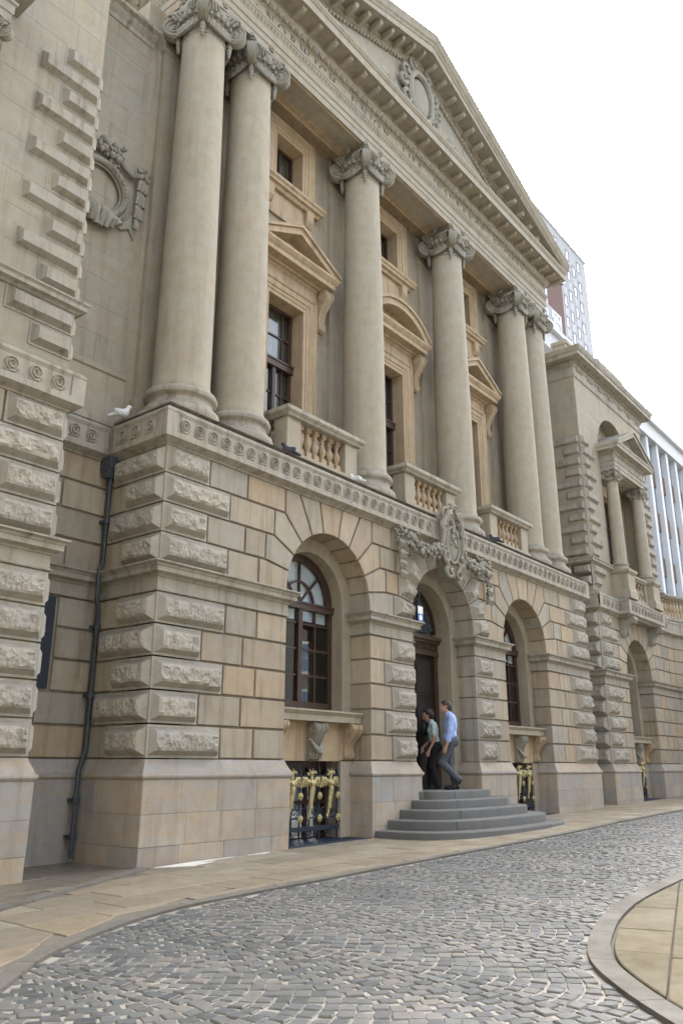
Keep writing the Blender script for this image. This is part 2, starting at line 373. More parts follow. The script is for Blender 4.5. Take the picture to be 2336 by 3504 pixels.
def pav_mat(name, tones, rough=.55):
    s = NT(name); c = s.ramp(s.oi.outputs['Random'], [(i/(len(tones)-1), t) for i, t in enumerate(tones)])
    a = s.noise(1.6, 6, .65); c = s.mix(s.mapr(a, .35, .7, 0, .5), c, s.mix(1, c, (.7, .66, .58), 'MULTIPLY'))
    d = s.noise(7, 6, .7); c = s.mix(s.mapr(d, .45, .7, 0, .6), c, s.mix(1, c, (.62, .60, .55), 'MULTIPLY'))
    v = s.n('ShaderNodeTexVoronoi'); v.inputs['Scale'].default_value = 3.2; s.t.links.new(s.geo.outputs['Position'], v.inputs['Vector'])
    c = s.mix(s.mapr(v.outputs['Distance'], .015, .035, .8, 0), c, (.06, .055, .05))
    h = s.math('ADD', s.noise(35, 5, .7), s.math('MULTIPLY', s.noise(4, 3, .5), .8))
    return s.done(c, s.mapr(a, .35, .65, rough*.8, min(1, rough*1.3)), s.bump(h, .5, .01), Specular_IOR_Level=.3 if rough > .5 else .5)
M['flag'] = pav_mat('york_stone_flag', [(.23, .192, .135), (.28, .235, .165), (.205, .178, .135), (.255, .208, .14), (.285, .255, .195), (.22, .182, .125)], .7)
M['kerbstone'] = pav_mat('kerb_stone', [(.15, .142, .122), (.168, .158, .136), (.14, .134, .118)], .85)
M['islandflag'] = pav_mat('island_flag', [(.145, .123, .075), (.165, .138, .084), (.135, .117, .074), (.155, .131, .082), (.14, .132, .105)], .9)
M['dampflag'] = pav_mat('damp_flag', [(.14, .12, .095), (.18, .155, .12), (.155, .14, .115)], .38)
M['whitepatch'] = simple('white_mortar_patch', (.62, .60, .55), .9, .12, 14, .3)
# pavement bed (darker joints) under separate flagstones
inner = offset_line(KS, .13)
pv = KS+[(24.6, 4), (-16, 4)]
m = MB(); m.add([(x, y, gz(x)+.019) for x, y in pv], [list(range(len(pv)))])
pave = obj('pavement', m.mesh('pavement', simple('dark_joint', (.15, .13, .10), .95, .3, 5, .3))); tag(pave, kind='structure')
# long smooth edging stones that border the cobbles
acc = 0; i0 = 0
for i in range(1, len(KS)):
    acc += math.dist(KS[i], KS[i-1])
    if acc > .95 or i == len(KS)-1:
        if KS[i][0] > -9 and KS[i][1] > -9:
            a = KS[i0:i+1]; b = inner[i0:i+1]
            d = [Vector(b[k])-Vector(a[k]) for k in range(len(a))]
            poly = a+b[::-1]; poly = inset(ccw(poly), .003)
            mm = MB(); mm.prism_z(poly, -.05, .026, sx=SLOPE); mm.build('edging_stone', 'kerbstone', pave)
        acc = 0; i0 = i
def flat_slab(poly, name, mat, parent, top, jit=.003):
    p = inset(ccw(poly), .006); q = inset(p, .008); n = len(p)
    dz = rnd.uniform(-jit, jit); tx = rnd.uniform(-.002, .002); mm = MB(); f = lambda x, y, z: (x, y, gz(x)+z+dz+tx*(x-p[0][0]))
    mm.add([f(x, y, -.04) for x, y in p]+[f(x, y, top-.007) for x, y in p]+[f(x, y, top) for x, y in q],
           [(i, (i+1) % n, (i+1) % n+n, i+n) for i in range(n)]+[(i+n, (i+1) % n+n, (i+1) % n+2*n, i+2*n) for i in range(n)]+[list(range(2*n, 3*n))])
    return mm.build(name, mat, parent)
def clip_poly(poly, a, b):   # keep the left side of the line a->b
    out = []; n = len(poly); nx, ny = -(b[1]-a[1]), b[0]-a[0]
    sd = [(p[0]-a[0])*nx+(p[1]-a[1])*ny for p in poly]
    for i in range(n):
        j = (i+1) % n
        if sd[i] >= 0: out.append(poly[i])
        if (sd[i] >= 0) != (sd[j] >= 0):
            t = sd[i]/(sd[i]-sd[j]); out.append((poly[i][0]+t*(poly[j][0]-poly[i][0]), poly[i][1]+t*(poly[j][1]-poly[i][1])))
    return out
def area(p): return abs(sum(p[i-1][0]*p[i][1]-p[i][0]*p[i-1][1] for i in range(len(p))))/2
def clip_to_line(poly, line, side=1):
    cx = sum(p[0] for p in poly)/len(poly)
    for i in range(len(line)-1):
        a, b = line[i], line[i+1]
        if max(p[0] for p in poly) < min(a[0], b[0])-.02 or min(p[0] for p in poly) > max(a[0], b[0])+.02: continue
        poly = clip_poly(poly, a, b)
        if len(poly) < 3: return []
    return poly
y = .45; rows = []
yy = 1.45
while yy > -6: h = rnd.choice([.52, .6, .68, .75]); rows.append((yy-h, yy)); yy -= h
coarse = [inner[i] for i in range(0, len(inner), 2)]
for (ya, yb) in rows:
    x = -8+rnd.uniform(0, .6)
    while x < 22:
        L = rnd.choice([.7, .85, 1.0, 1.15, 1.35]); p = [(x, ya), (x+L, ya), (x+L, yb), (x, yb)]
        p = clip_to_line(p, [q for q in coarse if q[0] < 20 or q[1] > -4])
        if len(p) >= 3 and area(p) > .004:
            cx = sum(q[0] for q in p)/len(p); cy = sum(q[1] for q in p)/len(p)
            damp = cx < .1 and cx > -3.2 and cy > -.45-.22*(abs(cx)) and rnd.random() < .9
            if not (cx > .4 and cx < 14.3 and cy > .55): flat_slab(p, 'flagstone', 'dampflag' if damp else 'flag', pave, .03 if not damp else .024)
        x += L
# raised edging that runs out from the portico corner
a, b = Vector((-.06, -.12)), Vector((-2.9, -1.42)); d = (b-a).normalized(); nn = Vector((-d.y, d.x))
for k in range(4):
    p = a+(b-a)*(k/4); q = a+(b-a)*((k+1)/4)-d*.012
    mm = MB(); mm.prism_z(ccw([tuple(p), tuple(q), tuple(q+nn*.13), tuple(p+nn*.13)]), -.03, .055, sx=SLOPE); mm.build('drain_edging', 'kerbstone', pave)
for poly in ([(.12, -.16), (.52, -.42), (1.0, -.30), (.72, -.23), (1.5, -.13), (.9, -.11)], [(1.75, -.14), (2.2, -.12), (2.0, -.19)]):
    mm = MB(); mm.prism_z(ccw(poly), 0, .038, sx=SLOPE); mm.build('mortar_patch', 'whitepatch', pave)
# paved island with curved kerb
isl_in = offset_line(IS, -.16 if area(IS) and sum(IS[i-1][0]*IS[i][1]-IS[i][0]*IS[i-1][1] for i in range(len(IS))) < 0 else .16, True)
m = MB(); m.add([(x, y, gz(x)+.006) for x, y in IS], [list(range(len(IS)))])
isl = obj('paved_island', m.mesh('paved_island', simple('island_joint', (.11, .10, .075), .95, .2, 9, .3))); tag(isl, kind='structure')
acc = 0; i0 = 0; n = len(IS)
for i in range(1, n+1):
    acc += math.dist(IS[i % n], IS[i-1])
    if acc > .85 or i == n:
        a = [IS[k % n] for k in range(i0, i+1)]; b = [isl_in[k % n] for k in range(i0, i+1)]
        mm = MB(); mm.prism_z(inset(ccw(a+b[::-1]), .003), -.05, .034, sx=SLOPE); mm.build('kerb_stone', 'kerbstone', isl); acc = 0; i0 = i
th = R(16); ct, st = math.cos(th), math.sin(th); small = offset_line(IS, -.175 if math.dist(isl_in[0], (8, -9)) < math.dist(IS[0], (8, -9)) and sum(IS[i-1][0]*IS[i][1]-IS[i][0]*IS[i-1][1] for i in range(n)) < 0 else .175, True)
sm = ccw(small)
def clip_convexish(poly, region):
    for i in range(0, len(region)):
        a, b = region[i], region[(i+1) % len(region)]
        m_ = min(math.dist(q, a) for q in poly)
        if m_ < 1.8: poly = clip_poly(poly, a, b)
        if len(poly) < 3: return []
    return poly
v = -16
while v < 10:
    h = rnd.choice([.55, .65, .8]); u = -14+rnd.uniform(0, .8)
    while u < 22:
        L = rnd.choice([.8, 1.0, 1.3, 1.6, 2.0]); p = [(a*ct-b*st, a*st+b*ct) for a, b in ((u, v), (u+L, v), (u+L, v+h), (u, v+h))]
        c = (sum(q[0] for q in p)/4, sum(q[1] for q in p)/4)
        if c[0] < 12 and c[1] > -10.5 and any(inside(q, sm) for q in p+[c]):
            p = clip_convexish(p, sm)
            if len(p) >= 3 and area(p) > .02: flat_slab(p, 'island_slab', 'islandflag', isl, .032)
        u += L
    v += h
# cobbles laid in overlapping arcs
def cobble_mat():
    s = NT('granite_cobble'); rn = s.math('FRACT', s.math('ADD', s.oi.outputs['Random'], s.geo.outputs['Random Per Island']))
    c = s.ramp(rn, [(0, (0.048, 0.054, 0.056)), (.13, (0.094, 0.101, 0.099)), (.28, (0.134, 0.134, 0.122)), (.40, (0.076, 0.083, 0.085)), (.52, (0.160, 0.150, 0.130)), (.64, (0.110, 0.115, 0.112)), (.76, (0.166, 0.147, 0.122)), (.84, (0.060, 0.066, 0.068)), (1, (0.132, 0.136, 0.132))])
    patch = s.noise(.55, 3, .5); c = s.mix(s.mapr(patch, .42, .60, 0, .75), c, s.mix(1, c, (.58, .64, .66), 'MULTIPLY'))
    n = s.noise(30, 5, .7); c = s.mix(.5, c, s.mapr(n, .3, .7, .6, 1.15), 'MULTIPLY')
    sx = s.n('ShaderNodeSeparateXYZ'); s.t.links.new(s.geo.outputs['Normal'], sx.inputs[0])
    c = s.mix(s.mapr(sx.outputs[2], .6, .93, .6, 0), c, (.20, .185, .155))
    return s.done(c, s.mapr(n, .3, .7, .55, .85), s.bump(n, .35, .006))
M['cobble'] = cobble_mat()
def cobble_geo(px, py, ang, a, b, z):
    j = lambda v: rnd.uniform(-v, v); ang += j(.06)
    k = [(-a+j(.008), -b+j(.007)), (j(.01), -b+j(.006)-.002), (a+j(.008), -b+j(.007)), (a+j(.006), j(.008)), (a+j(.008), b+j(.007)), (j(.01), b+j(.006)+.002), (-a+j(.008), b+j(.007)), (-a+j(.006), j(.008))]
    ca, sa = math.cos(ang), math.sin(ang); tx, ty = j(.06), j(.06); n = 8
    def P(u, v, h, s): u *= s; v *= s; return (u*ca-v*sa, u*sa+v*ca, h+tx*u+ty*v)
    vs = [P(u, v, -.03, 1.03) for u, v in k]+[P(u, v, z-.007+j(.002), 1.0) for u, v in k]+[P(u, v, z+j(.0015), .89) for u, v in k]+[P(0, 0, z+.0015+j(.002), 1)]
    fs = [(i, (i+1) % n, (i+1) % n+n, i+n) for i in range(n)]+[(i+n, (i+1) % n+n, (i+1) % n+2*n, i+2*n) for i in range(n)]+[(2*n+i, 2*n+(i+1) % n, 3*n) for i in range(n)]
    return vs, fs
KSc = [p for p in KS if p[0] > -12]
def kerb_y(x):
    best = None
    for i in range(len(KS)-1):
        if KS[i][0] <= x <= KS[i+1][0]:
            t = (x-KS[i][0])/max(1e-6, KS[i+1][0]-KS[i][0]); return KS[i][1]+t*(KS[i+1][1]-KS[i][1])
    return -99
fx, fy = math.sin(CY), math.cos(CY); cobs = []
Wf = 1.35; A = .34
for strip in range(-9, 19):
    x0 = strip*Wf; r = 0
    for r in range(-135, 40):
        yb = r*.112
        nx_ = 12 + (r % 2)
        for k in range(nx_):
            u = (k+.5*(1 if r % 2 else .5))/nx_
            if u >= 1: continue
            px = x0+u*Wf; py = yb-A*math.sin(math.pi*u)+.0
            if py > kerb_y(px)-.045 or kerb_y(px) < -90: continue
            dx, dy = px+6.816, py+8.6; dep = dx*fx+dy*fy; lat = dx*fy-dy*fx
            if dep < .9 or abs(lat) > .47*dep+1.0 or dep > 34: continue
            if inside((px, py), IS): continue
            ang = math.atan(-A*math.pi/Wf*math.cos(math.pi*u))
            cobs.append((dep, px+rnd.uniform(-.007, .007), py+rnd.uniform(-.006, .006), ang, Wf/nx_*.5*.84/max(.8, math.cos(ang)), .0455*rnd.uniform(.9, 1.08)))
            
cobs = [c for c in cobs if not any(False for _ in ())]
cobs.sort()
def in_view(px, py):
    v = Vector((px, py, gz(px)))-cam.location; X_, Y_, Z_ = v.dot(_r2), v.dot(_u2), v.dot(_f)
    return Z_ > .3 and abs(X_/Z_) < .421 and -Y_/Z_ < .6314
near = 0; rest = MB()
for dep, px, py, ang, a, b in cobs:
    vs, fs = cobble_geo(px, py, ang, a*rnd.uniform(.9, 1.06), b, .009+rnd.uniform(-.004, .004))
    if near < 300 and in_view(px, py):
        mm = MB(); mm.add(vs, fs); obj('cobble', mm.mesh('cobble', 'cobble', recalc=False), road, (px, py, gz(px)), GROT); near += 1
    else: rest.add([(px+q[0], py+q[1], gz(px)+q[2]+SLOPE*q[0]) for q in vs], fs)
o = obj('cobbles', rest.mesh('cobbles', 'cobble', recalc=False), road); tag(o, kind='stuff')
# ================================================================ THE BUILDING: rusticated ground storey
PW = 14.66; CX = 7.33; BAYS = (3.685, 7.33, 10.975); LW = 1.33         # portico width, centre, bay centres, link wall plane
ZS = 3.95                                                          # springing
ZL = [1.305+.433*i for i in range(6)]; ZU = [3.87+.4325*i for i in range(5)]
BLD = thing('office_building', 'grand sandstone classical building with columned portico and rusticated ground floor', 'building')
def rock_panel(mb, P0, U, V, N, w_, h_, margin=.032, bev=.058, proj=.09, rough=.019, seed=0, cell=.03, mi=0):
    """bevelled block: sloping sides and a rough quarry face on the rectangle P0 + [0,w]U + [0,h]V"""
    P0, U, V, N = map(Vector, (P0, U, V, N)); rg = random.Random(seed)
    a0, a1, b0, b1 = margin, w_-margin, margin, h_-margin
    def pt(u, v, o): return P0+U*u+V*v+N*o
    base = [(a0, b0), (a1, b0), (a1, b1), (a0, b1)]; s2 = [(a0+bev, b0+bev), (a1-bev, b0+bev), (a1-bev, b1-bev), (a0+bev, b1-bev)]
    mb.add([pt(u, v, 0) for u, v in base]+[pt(u, v, proj) for u, v in s2], [(i, (i+1) % 4, (i+1) % 4+4, i+4) for i in range(4)], mi)
    x0, x1, y0, y1 = s2[0][0], s2[1][0], s2[0][1], s2[2][1]; nx = max(2, int((x1-x0)/cell)); ny = max(2, int((y1-y0)/cell)); vs = []
    ph = [(rg.uniform(2, 11), rg.uniform(2, 11), rg.uniform(0, 6.28), rg.uniform(.4, 1)) for _ in range(9)]
    for j in range(ny+1):
        for i in range(nx+1):
            e = i in (0, nx) or j in (0, ny); u = x0+(x1-x0)*i/nx; v = y0+(y1-y0)*j/ny
            if e: d = 0
            else:
                t = sum(c*math.sin(a*u*2.3+p)*math.cos(b*v*3.1+p*1.7) for a, b, p, c in ph)/3
                d = rough*(.75+1.15*t+rg.uniform(-.5, .5)); u += rg.uniform(-.35, .35)*(x1-x0)/nx; v += rg.uniform(-.35, .35)*(y1-y0)/ny
            vs.append(pt(u, v, proj+d))
    fs = []
    for j in range(ny):
        for i in range(nx):
            q = [j*(nx+1)+i, j*(nx+1)+i+1, (j+1)*(nx+1)+i+1, (j+1)*(nx+1)+i]
            fs += [q[:3], [q[0], q[2], q[3]]] if (i+j) % 2 else [[q[0], q[1], q[3]], q[1:]]
    mb.add(vs, fs, mi)
QM = .0
def quoin_mesh(L, D, h, side, seed, rough=.019, mat='rock', proj=.09, both=True):
    """corner block, corner at the origin; side -1: return faces -x (block spans +x), side +1: mirrored"""
    def mk():
        mb = MB(); j = .011; x0, x1 = (0, L-j) if side < 0 else (-(L-j), 0)
        mb.box(x0, x1, 0, D-j if both else .3, j, h-j)
        rock_panel(mb, (x0, 0, j), (1, 0, 0), (0, 0, 1), (0, -1, 0), L-j, h-2*j, seed=seed, rough=rough, proj=proj)
        if both:
            if side < 0: rock_panel(mb, (0, D-j, j), (0, -1, 0), (0, 0, 1), (-1, 0, 0), D-j, h-2*j, seed=seed+50, rough=rough, proj=proj)
            else: rock_panel(mb, (0, 0, j), (0, 1, 0), (0, 0, 1), (1, 0, 0), D-j, h-2*j, seed=seed+50, rough=rough, proj=proj)
        return mb.mesh('quoin', mat)
    return cached(('q', round(L, 3), round(D, 3), round(h, 3), side, seed, both, mat), mk)
def block_mesh(w_, h_, d_):
    def mk():
        mb = MB(); j = .017; mb.cbox(j, w_-j, 0, d_, j, h_-j, .009); return mb.mesh('stone', 'ashlar')
    return cached(('b', round(w_, 3), round(h_, 3), round(d_, 3)), mk)
def block(x0, x1, z0, z1, y=0., d=.1, parent=None): return obj('stone', block_mesh(x1-x0, z1-z0, d), parent, (x0, y, z0))
def poly_stone(poly, y=0., d=.1, parent=None, name='voussoir', mat='ashlar'):
    mb = MB(); mb.prism(inset(ccw(poly), .017), y, y+d, .009); return mb.build(name, mat, parent)
def rot_block(pos, ax, w_, h_, d_, parent, sgn=1):   # ashlar block on a return: ax = rotation about z
    return obj('stone', block_mesh(w_, h_, d_), parent, pos, (0, 0, ax))
def seed3(): return rnd.randrange(4)
OUT = [1.62, 1.43, 1.185]; ANG = [14, 30, 46.5, 63, 79.3]
def vous_polys(cx, r, left_end, right_end, zs=ZS, zu=ZU):
    """stepped voussoirs of one arch; *_end are the x of the outer joint of the lowest stone on each side"""
    res = []; k = (r/1.09)
    for sg in (1, -1):
        pt = lambda a, rr=r: (cx+sg*rr*math.cos(R(a)), zs+rr*math.sin(R(a)))
        end = right_end if sg > 0 else left_end
        outs = [(cx+sg*OUT[i], zu[i+1]) for i in range(3)]; top = lambda a: (cx+sg*(zu[4]-zs)/math.tan(R(a)), zu[4])
        a = [pt(t) for t in (0, 5, 10, 14)]
        res.append([(cx+sg*r, zu[0])]+a+[outs[0], (end, zu[1]), (end, zu[0])])
        res.append([pt(t) for t in (14, 19, 25, 30)]+[outs[1], (outs[0][0], zu[2]), outs[0]])
        res.append([pt(t) for t in (30, 36, 41, 46.5)]+[outs[2], (outs[1][0], zu[3]), outs[1]])
        res.append([pt(t) for t in (46.5, 52, 57, 63)]+[top(63), (outs[2][0], zu[4]), outs[2]])
        res.append([pt(t) for t in (63, 68, 74, 79.3)]+[top(79.3), top(63)])
    res.append([(cx+r*math.cos(R(t)), zs+r*math.sin(R(t))) for t in (79.3, 86, 94, 100.7)]+[(cx-(zu[4]-zs)/math.tan(R(79.3)), zu[4]), (cx+(zu[4]-zs)/math.tan(R(79.3)), zu[4])])
    return res
def arch_hole_wall(mb, x0, x1, z0, z1, y0, y1, cx, r, zs=ZS, mi=0, n=20):
    """wall panel x0..x1 with an arched opening that runs down to z0"""
    a = arc(cx, zs, r, 180, 0, n)
    mb.prism([(x0, z0), (cx-r, z0)]+a+[(cx+r, z0), (x1, z0), (x1, z1), (x0, z1)], y0, y1, mi=mi)
IMP = [(-.06, 3.47), (.022, 3.47), (.03, 3.485), (.022, 3.50), (.004, 3.505), (.004, 3.66), (.02, 3.67), (.03, 3.69), (.05, 3.70), (.095, 3.715), (.108, 3.72), (.108, 3.785), (.118, 3.79), (.13, 3.815), (.155, 3.835), (.168, 3.84), (.168, 3.862), (.0, 3.874), (-.06, 3.874)]
SCP = [(-.08, 5.58), (.02, 5.58), (.03, 5.60), (.075, 5.625), (.148, 5.662), (.148, 5.755), (.128, 5.765), (.128, 6.0), (.135, 6.015), (.152, 6.05), (.150, 6.085), (.110, 6.12), (-.08, 6.21)]
def plinth_prof(b): return [(-.05, b), (.06, b), (.075, 1.05), (.092, 1.065), (.102, 1.085), (.102, 1.105), (.088, 1.125), (.072, 1.13), (.068, 1.15), (.045, 1.20), (.020, 1.245), (.012, 1.27), (.0, 1.30), (-.05, 1.30)]
def scroll_mesh():
    def mk():
        mb = MB(); pts = []; n = 40
        for i in range(n+1):
            t = i/n; a = R(-35-t*760); r = .100*(1-t)**.8+.006; pts.append((r*math.cos(a), r*math.sin(a)))
        pts = [(-.17, -.105), (-.10, -.112), (-.03, -.112), (.04, -.102)][1:]+pts
        vs = []; fs = []
        for i, p in enumerate(pts):
            a = pts[max(i-1, 0)]; b = pts[min(i+1, len(pts)-1)]; d = Vector((b[0]-a[0], b[1]-a[1])).normalized(); nrm = Vector((-d.y, d.x)); wd = .0125*(1-.45*i/len(pts))
            vs += [(p[0]-nrm.x*wd, 0, p[1]-nrm.y*wd), (p[0]-nrm.x*wd*.4, -.024, p[1]-nrm.y*wd*.4), (p[0]+nrm.x*wd*.4, -.024, p[1]+nrm.y*wd*.4), (p[0]+nrm.x*wd, 0, p[1]+nrm.y*wd)]
            if i: k = 4*i; fs += [(k-4, k, k+1, k-3), (k-3, k+1, k+2, k-2), (k-2, k+2, k+3, k-1)]
        mb.add(vs, fs); return mb.mesh('scroll', 'trim')
    return cached('scroll', mk)
def scrolls(parent, x0, x1, y, z=5.885, axis='x', flip=False, step=.26):
    n = max(1, int((x1-x0-.06)/step)); st = (x1-x0)/n
    for i in range(n):
        p = x0+st*(i+.5)
        if axis == 'x': obj('scroll', scroll_mesh(), parent, (p, y, z))
        else: obj('scroll', scroll_mesh(), parent, (y, p, z), (0, 0, R(-90) if not flip else R(90)))
def end_frame(mb, x, y, w_=.05, axis='x', o=.128, proj=.02):    # plain upright strip that closes a scroll panel
    if axis == 'x': mb.box(x, x+w_, y-o-proj, y-o+.01, 5.755, 6.0)
# ---- wall core of the portico ground storey
core = MB(); T_ = .032
core.box(T_, .6, T_, LW+.1, 0, 5.62); core.box(PW-.6, PW-T_, T_, LW+.1, 0, 5.62)
xs = [0, BAYS[0]-1.09, BAYS[0]+1.09, CX-1.165, CX+1.165, BAYS[2]-1.09, BAYS[2]+1.09, PW]
piers = [(xs[0], xs[1]), (xs[2], xs[3]), (xs[4], xs[5]), (xs[6], xs[7])]
for i, (a, b) in enumerate(piers): core.box(a+T_, b-T_, T_+.002*i, .5, 0, 3.9)
for i, (cx, r, a, b) in enumerate(((BAYS[0], 1.09, T_, 5.5), (CX, 1.165, 5.5, 9.16), (BAYS[2], 1.09, 9.16, PW-T_))):
    arch_hole_wall(core, a, b, 3.88, 5.63, T_+.004, .5, cx, r+T_)
core.box(.6, PW-.6, .9, LW, 5.0, 5.6); core.box(.5, PW-.5, .1, LW+.1, 5.605, 6.2)
gw = core.build('ground_wall', 'core', BLD)
# ---- portico stones: the left half, then mirrored
for s in (0, 1):
    mx = (lambda x: x) if s == 0 else (lambda x: PW-x)
    def bl(x0, x1, z0, z1, y=0., d=.1):
        a, b = sorted((mx(x0), mx(x1))); block(a, b, z0, z1, y, d, gw)
    cor = (mx(0), 0)
    for zz, nC in ((ZL, 5), (ZU, 4)):
        for c in range(nC):
            z0, z1 = zz[c], zz[c+1]; longc = (c % 2 == 0)
            L, D = (1.26, .84) if longc else (.83, 1.17)
            obj('quoin', quoin_mesh(L, D, z1-z0, -1 if s == 0 else 1, seed3()), gw, (mx(0), 0, z0))
            # return between quoin and link wall
            if s == 0: rot_block((0, LW, z0), R(-90), LW-D, z1-z0, .1, gw)
            else: rot_block((PW, D, z0), R(90), LW-D, z1-z0, .1, gw)
            if zz is ZL:
                q = 1.92 if longc else 1.64
                bl(L, q, z0, z1); bl(q, xs[1], z0, z1, 0, .45)
                # pier beside the door: ashlar with a rough quoin on the door side
                e = 5.43 if longc else 5.22
                bl(xs[2], e, z0, z1, 0, .45)
                o = obj('quoin', quoin_mesh(xs[3]-e, .44, z1-z0, 1 if s == 0 else -1, seed3(), both=False), gw, (mx(xs[3]), 0, z0))
                a, b = sorted((mx(xs[3]-.25), mx(xs[3]))); 
                bl(xs[3]-.2, xs[3], z0, z1, .3, .16)
            else:
                if c == 0: bl(L, 1.92, z0, z1)
                if c == 1: bl(L, 1.61, z0, z1); bl(1.61, BAYS[0]-OUT[0], z0, z1)
                if c == 2: bl(L, BAYS[0]-OUT[1], z0, z1)
                if c == 3: bl(L, 1.63, z0, z1); bl(1.63, BAYS[0]-OUT[2], z0, z1)
                ro = BAYS[0]+([9]+OUT)[c]
                dl = CX-([9, 1.62, 1.43, 1.185])[c]
                if c == 1: bl(ro, dl, z0, z1)
                if c == 2: bl(ro, (ro+dl)/2+.1, z0, z1); bl((ro+dl)/2+.1, dl, z0, z1)
                if c == 3: bl(ro, (ro+dl)/2, z0, z1); bl((ro+dl)/2, dl, z0, z1)
    for p in vous_polys(BAYS[0], 1.09, 1.92, 5.54):
        poly_stone([(mx(x), z) for x, z in p], 0, .45, gw)
# ---- door arch: raised faceted voussoirs
def faceted(poly, y, parent, proj=.11, bev=.075, depth=.45, name='voussoir', seed=0):
    poly = inset(ccw(poly), .014); n = len(poly); q = inset(inset(poly, .025), bev); p1 = inset(poly, .025); mb = MB()
    mb.add([(x, y+depth, z) for x, z in poly]+[(x, y, z) for x, z in poly]+[(x, y, z) for x, z in p1]+[(x, y-proj, z) for x, z in q],
           [(k*n+i, k*n+(i+1) % n, (k+1)*n+(i+1) % n, (k+1)*n+i) for k in range(3) for i in range(n)])
    b = bmesh.new(); f = b.faces.new([b.verts.new((x, y-proj, z)) for x, z in q]); bmesh.ops.triangulate(b, faces=[f])
    bmesh.ops.subdivide_edges(b, edges=b.edges[:], cuts=4, use_grid_fill=True); rg = random.Random(seed)
    for v in b.verts:
        if not v.is_boundary: v.co.y -= rg.uniform(-.006, .032)
    b.verts.index_update(); mb.add([v.co[:] for v in b.verts], [[v.index for v in f.verts] for f in b.faces]); b.free()
    return mb.build(name, 'rock', parent)
for i, p in enumerate(vous_polys(CX, 1.165, 5.54, PW-5.54)):
    if i == 10: continue
    top_ = (i % 5) >= 3
    faceted(p, 0 if not top_ else .002, gw, .11 if not top_ else .06, seed=i)
poly_stone(vous_polys(CX, 1.165, 5.54, PW-5.54)[10], -.02, .45, gw)
# ---- mouldings
for pth in ([(0, LW), (0, 0), (xs[1], 0), (xs[1], .47)], [(xs[2], .47), (xs[2], 0), (xs[3], 0), (xs[3], .47)], [(xs[4], .47), (xs[4], 0), (xs[5], 0), (xs[5], .47)], [(xs[6], .47), (xs[6], 0), (PW, 0), (PW, LW)]):
    g = MB(); g.sweep(pth, IMP); g.build('impost_moulding', 'trim', BLD, smooth=25)
SC = MB(); SC.sweep([(0, LW), (0, 0), (PW, 0), (PW, LW)], SCP)
for a in (0, PW):
    pass
SC.box(-.149, .06, -.149, -.1, 5.75, 6.03); SC.box(PW-.06, PW+.149, -.149, -.1, 5.75, 6.03); SC.box(-.1485, -.1, -.12, .06, 5.752, 6.028); SC.box(-.149, -.1, LW-.26, LW-.148, 5.75, 6.03)
SC.box(PW+.1, PW+.1485, -.12, .06, 5.752, 6.028)
SC.prism_x([(-.08, 6.205), (LW+.1, 6.205), (LW+.1, 6.24), (.0, 6.24)], -.05, PW+.05)
sc = SC.build('string_course', 'trim', BLD, smooth=25)
scrolls(sc, .07, CX-.55, -.128); scrolls(sc, CX+.55, PW-.07, -.128); scrolls(sc, .08, LW-.27, -.128, axis='y', flip=False)
# ---- plinth stones: three courses and a moulded cap
segs = [[(0, LW), (0, 0), (xs[1], 0), (xs[1], .6)], [(xs[2], .6), (xs[2], 0), (xs[3], 0), (xs[3], .6)], [(xs[4], .6), (xs[4], 0), (xs[5], 0), (xs[5], .6)], [(xs[6], .6), (xs[6], 0), (PW, 0), (PW, LW)]]
prof = plinth_prof(1.04); plos = []
for sg in segs:
    pl = MB(); pl.sweep(sg, prof); pl.sweep(sg, [(-.3, -.15), (.045, -.15), (.057, 1.045), (-.3, 1.045)]); plos.append(pl.build('plinth', 'plinth', BLD, smooth=25))
def plinth_stone(p0, dx, dy, L, z0, z1, plo, y=.06):
    """slab on a plinth face starting at p0 running along (dx,dy); outward is to the right of travel"""
    mb = MB(); j = .0014; o = .0
    nx_, ny_ = dy, -dx
    def P(u, v, w_): return (p0[0]+dx*u+nx_*w_, p0[1]+dy*u+ny_*w_, v)
    k = .003; a = [(j, z0+j), (L-j, z0+j), (L-j, z1-j), (j, z1-j)]; b = [(j+k, z0+j+k), (L-j-k, z0+j+k), (L-j-k, z1-j-k), (j+k, z1-j-k)]; e = y+rnd.uniform(0, .004)
    tp = lambda v: e+.012*v
    mb.add([P(u, v, .02) for u, v in a]+[P(u, v, tp(v)-k) for u, v in a]+[P(u, v, tp(v)) for u, v in b], [(i, (i+1) % 4, (i+1) % 4+4, i+4) for i in range(4)]+[(i+4, (i+1) % 4+4, (i+1) % 4+8, i+8) for i in range(4)]+[(8, 9, 10, 11)])
    return mb.build('plinth_stone', 'plinth', plo)
def plinth_face(a, b, base, plo):
    a, b = Vector(a), Vector(b); L = (b-a).length; d = (b-a)/L; cz = [base-.05, .26, .64, 1.048] if base < .12 else [base-.05, .32, .68, 1.048]
    for c in range(3):
        cuts = [0]; u = rnd.uniform(.35, .8)
        while u < L-.3: cuts.append(u); u += rnd.uniform(.55, 1.05)
        cuts.append(L)
        for k in range(len(cuts)-1):
            p = a+d*cuts[k]; plinth_stone((p.x, p.y), d.x, d.y, cuts[k+1]-cuts[k], cz[c], cz[c+1], plo)
E_ = .064
for sg, plo_ in zip(segs, plos):
    for k in range(len(sg)-1):
        a, b = Vector(sg[k]), Vector(sg[k+1]); d = (b-a).normalized()
        if k > 0: a = a-d*E_
        if k < len(sg)-2: b = b+d*E_
        plinth_face(a, b, gz(a.x), plo_)
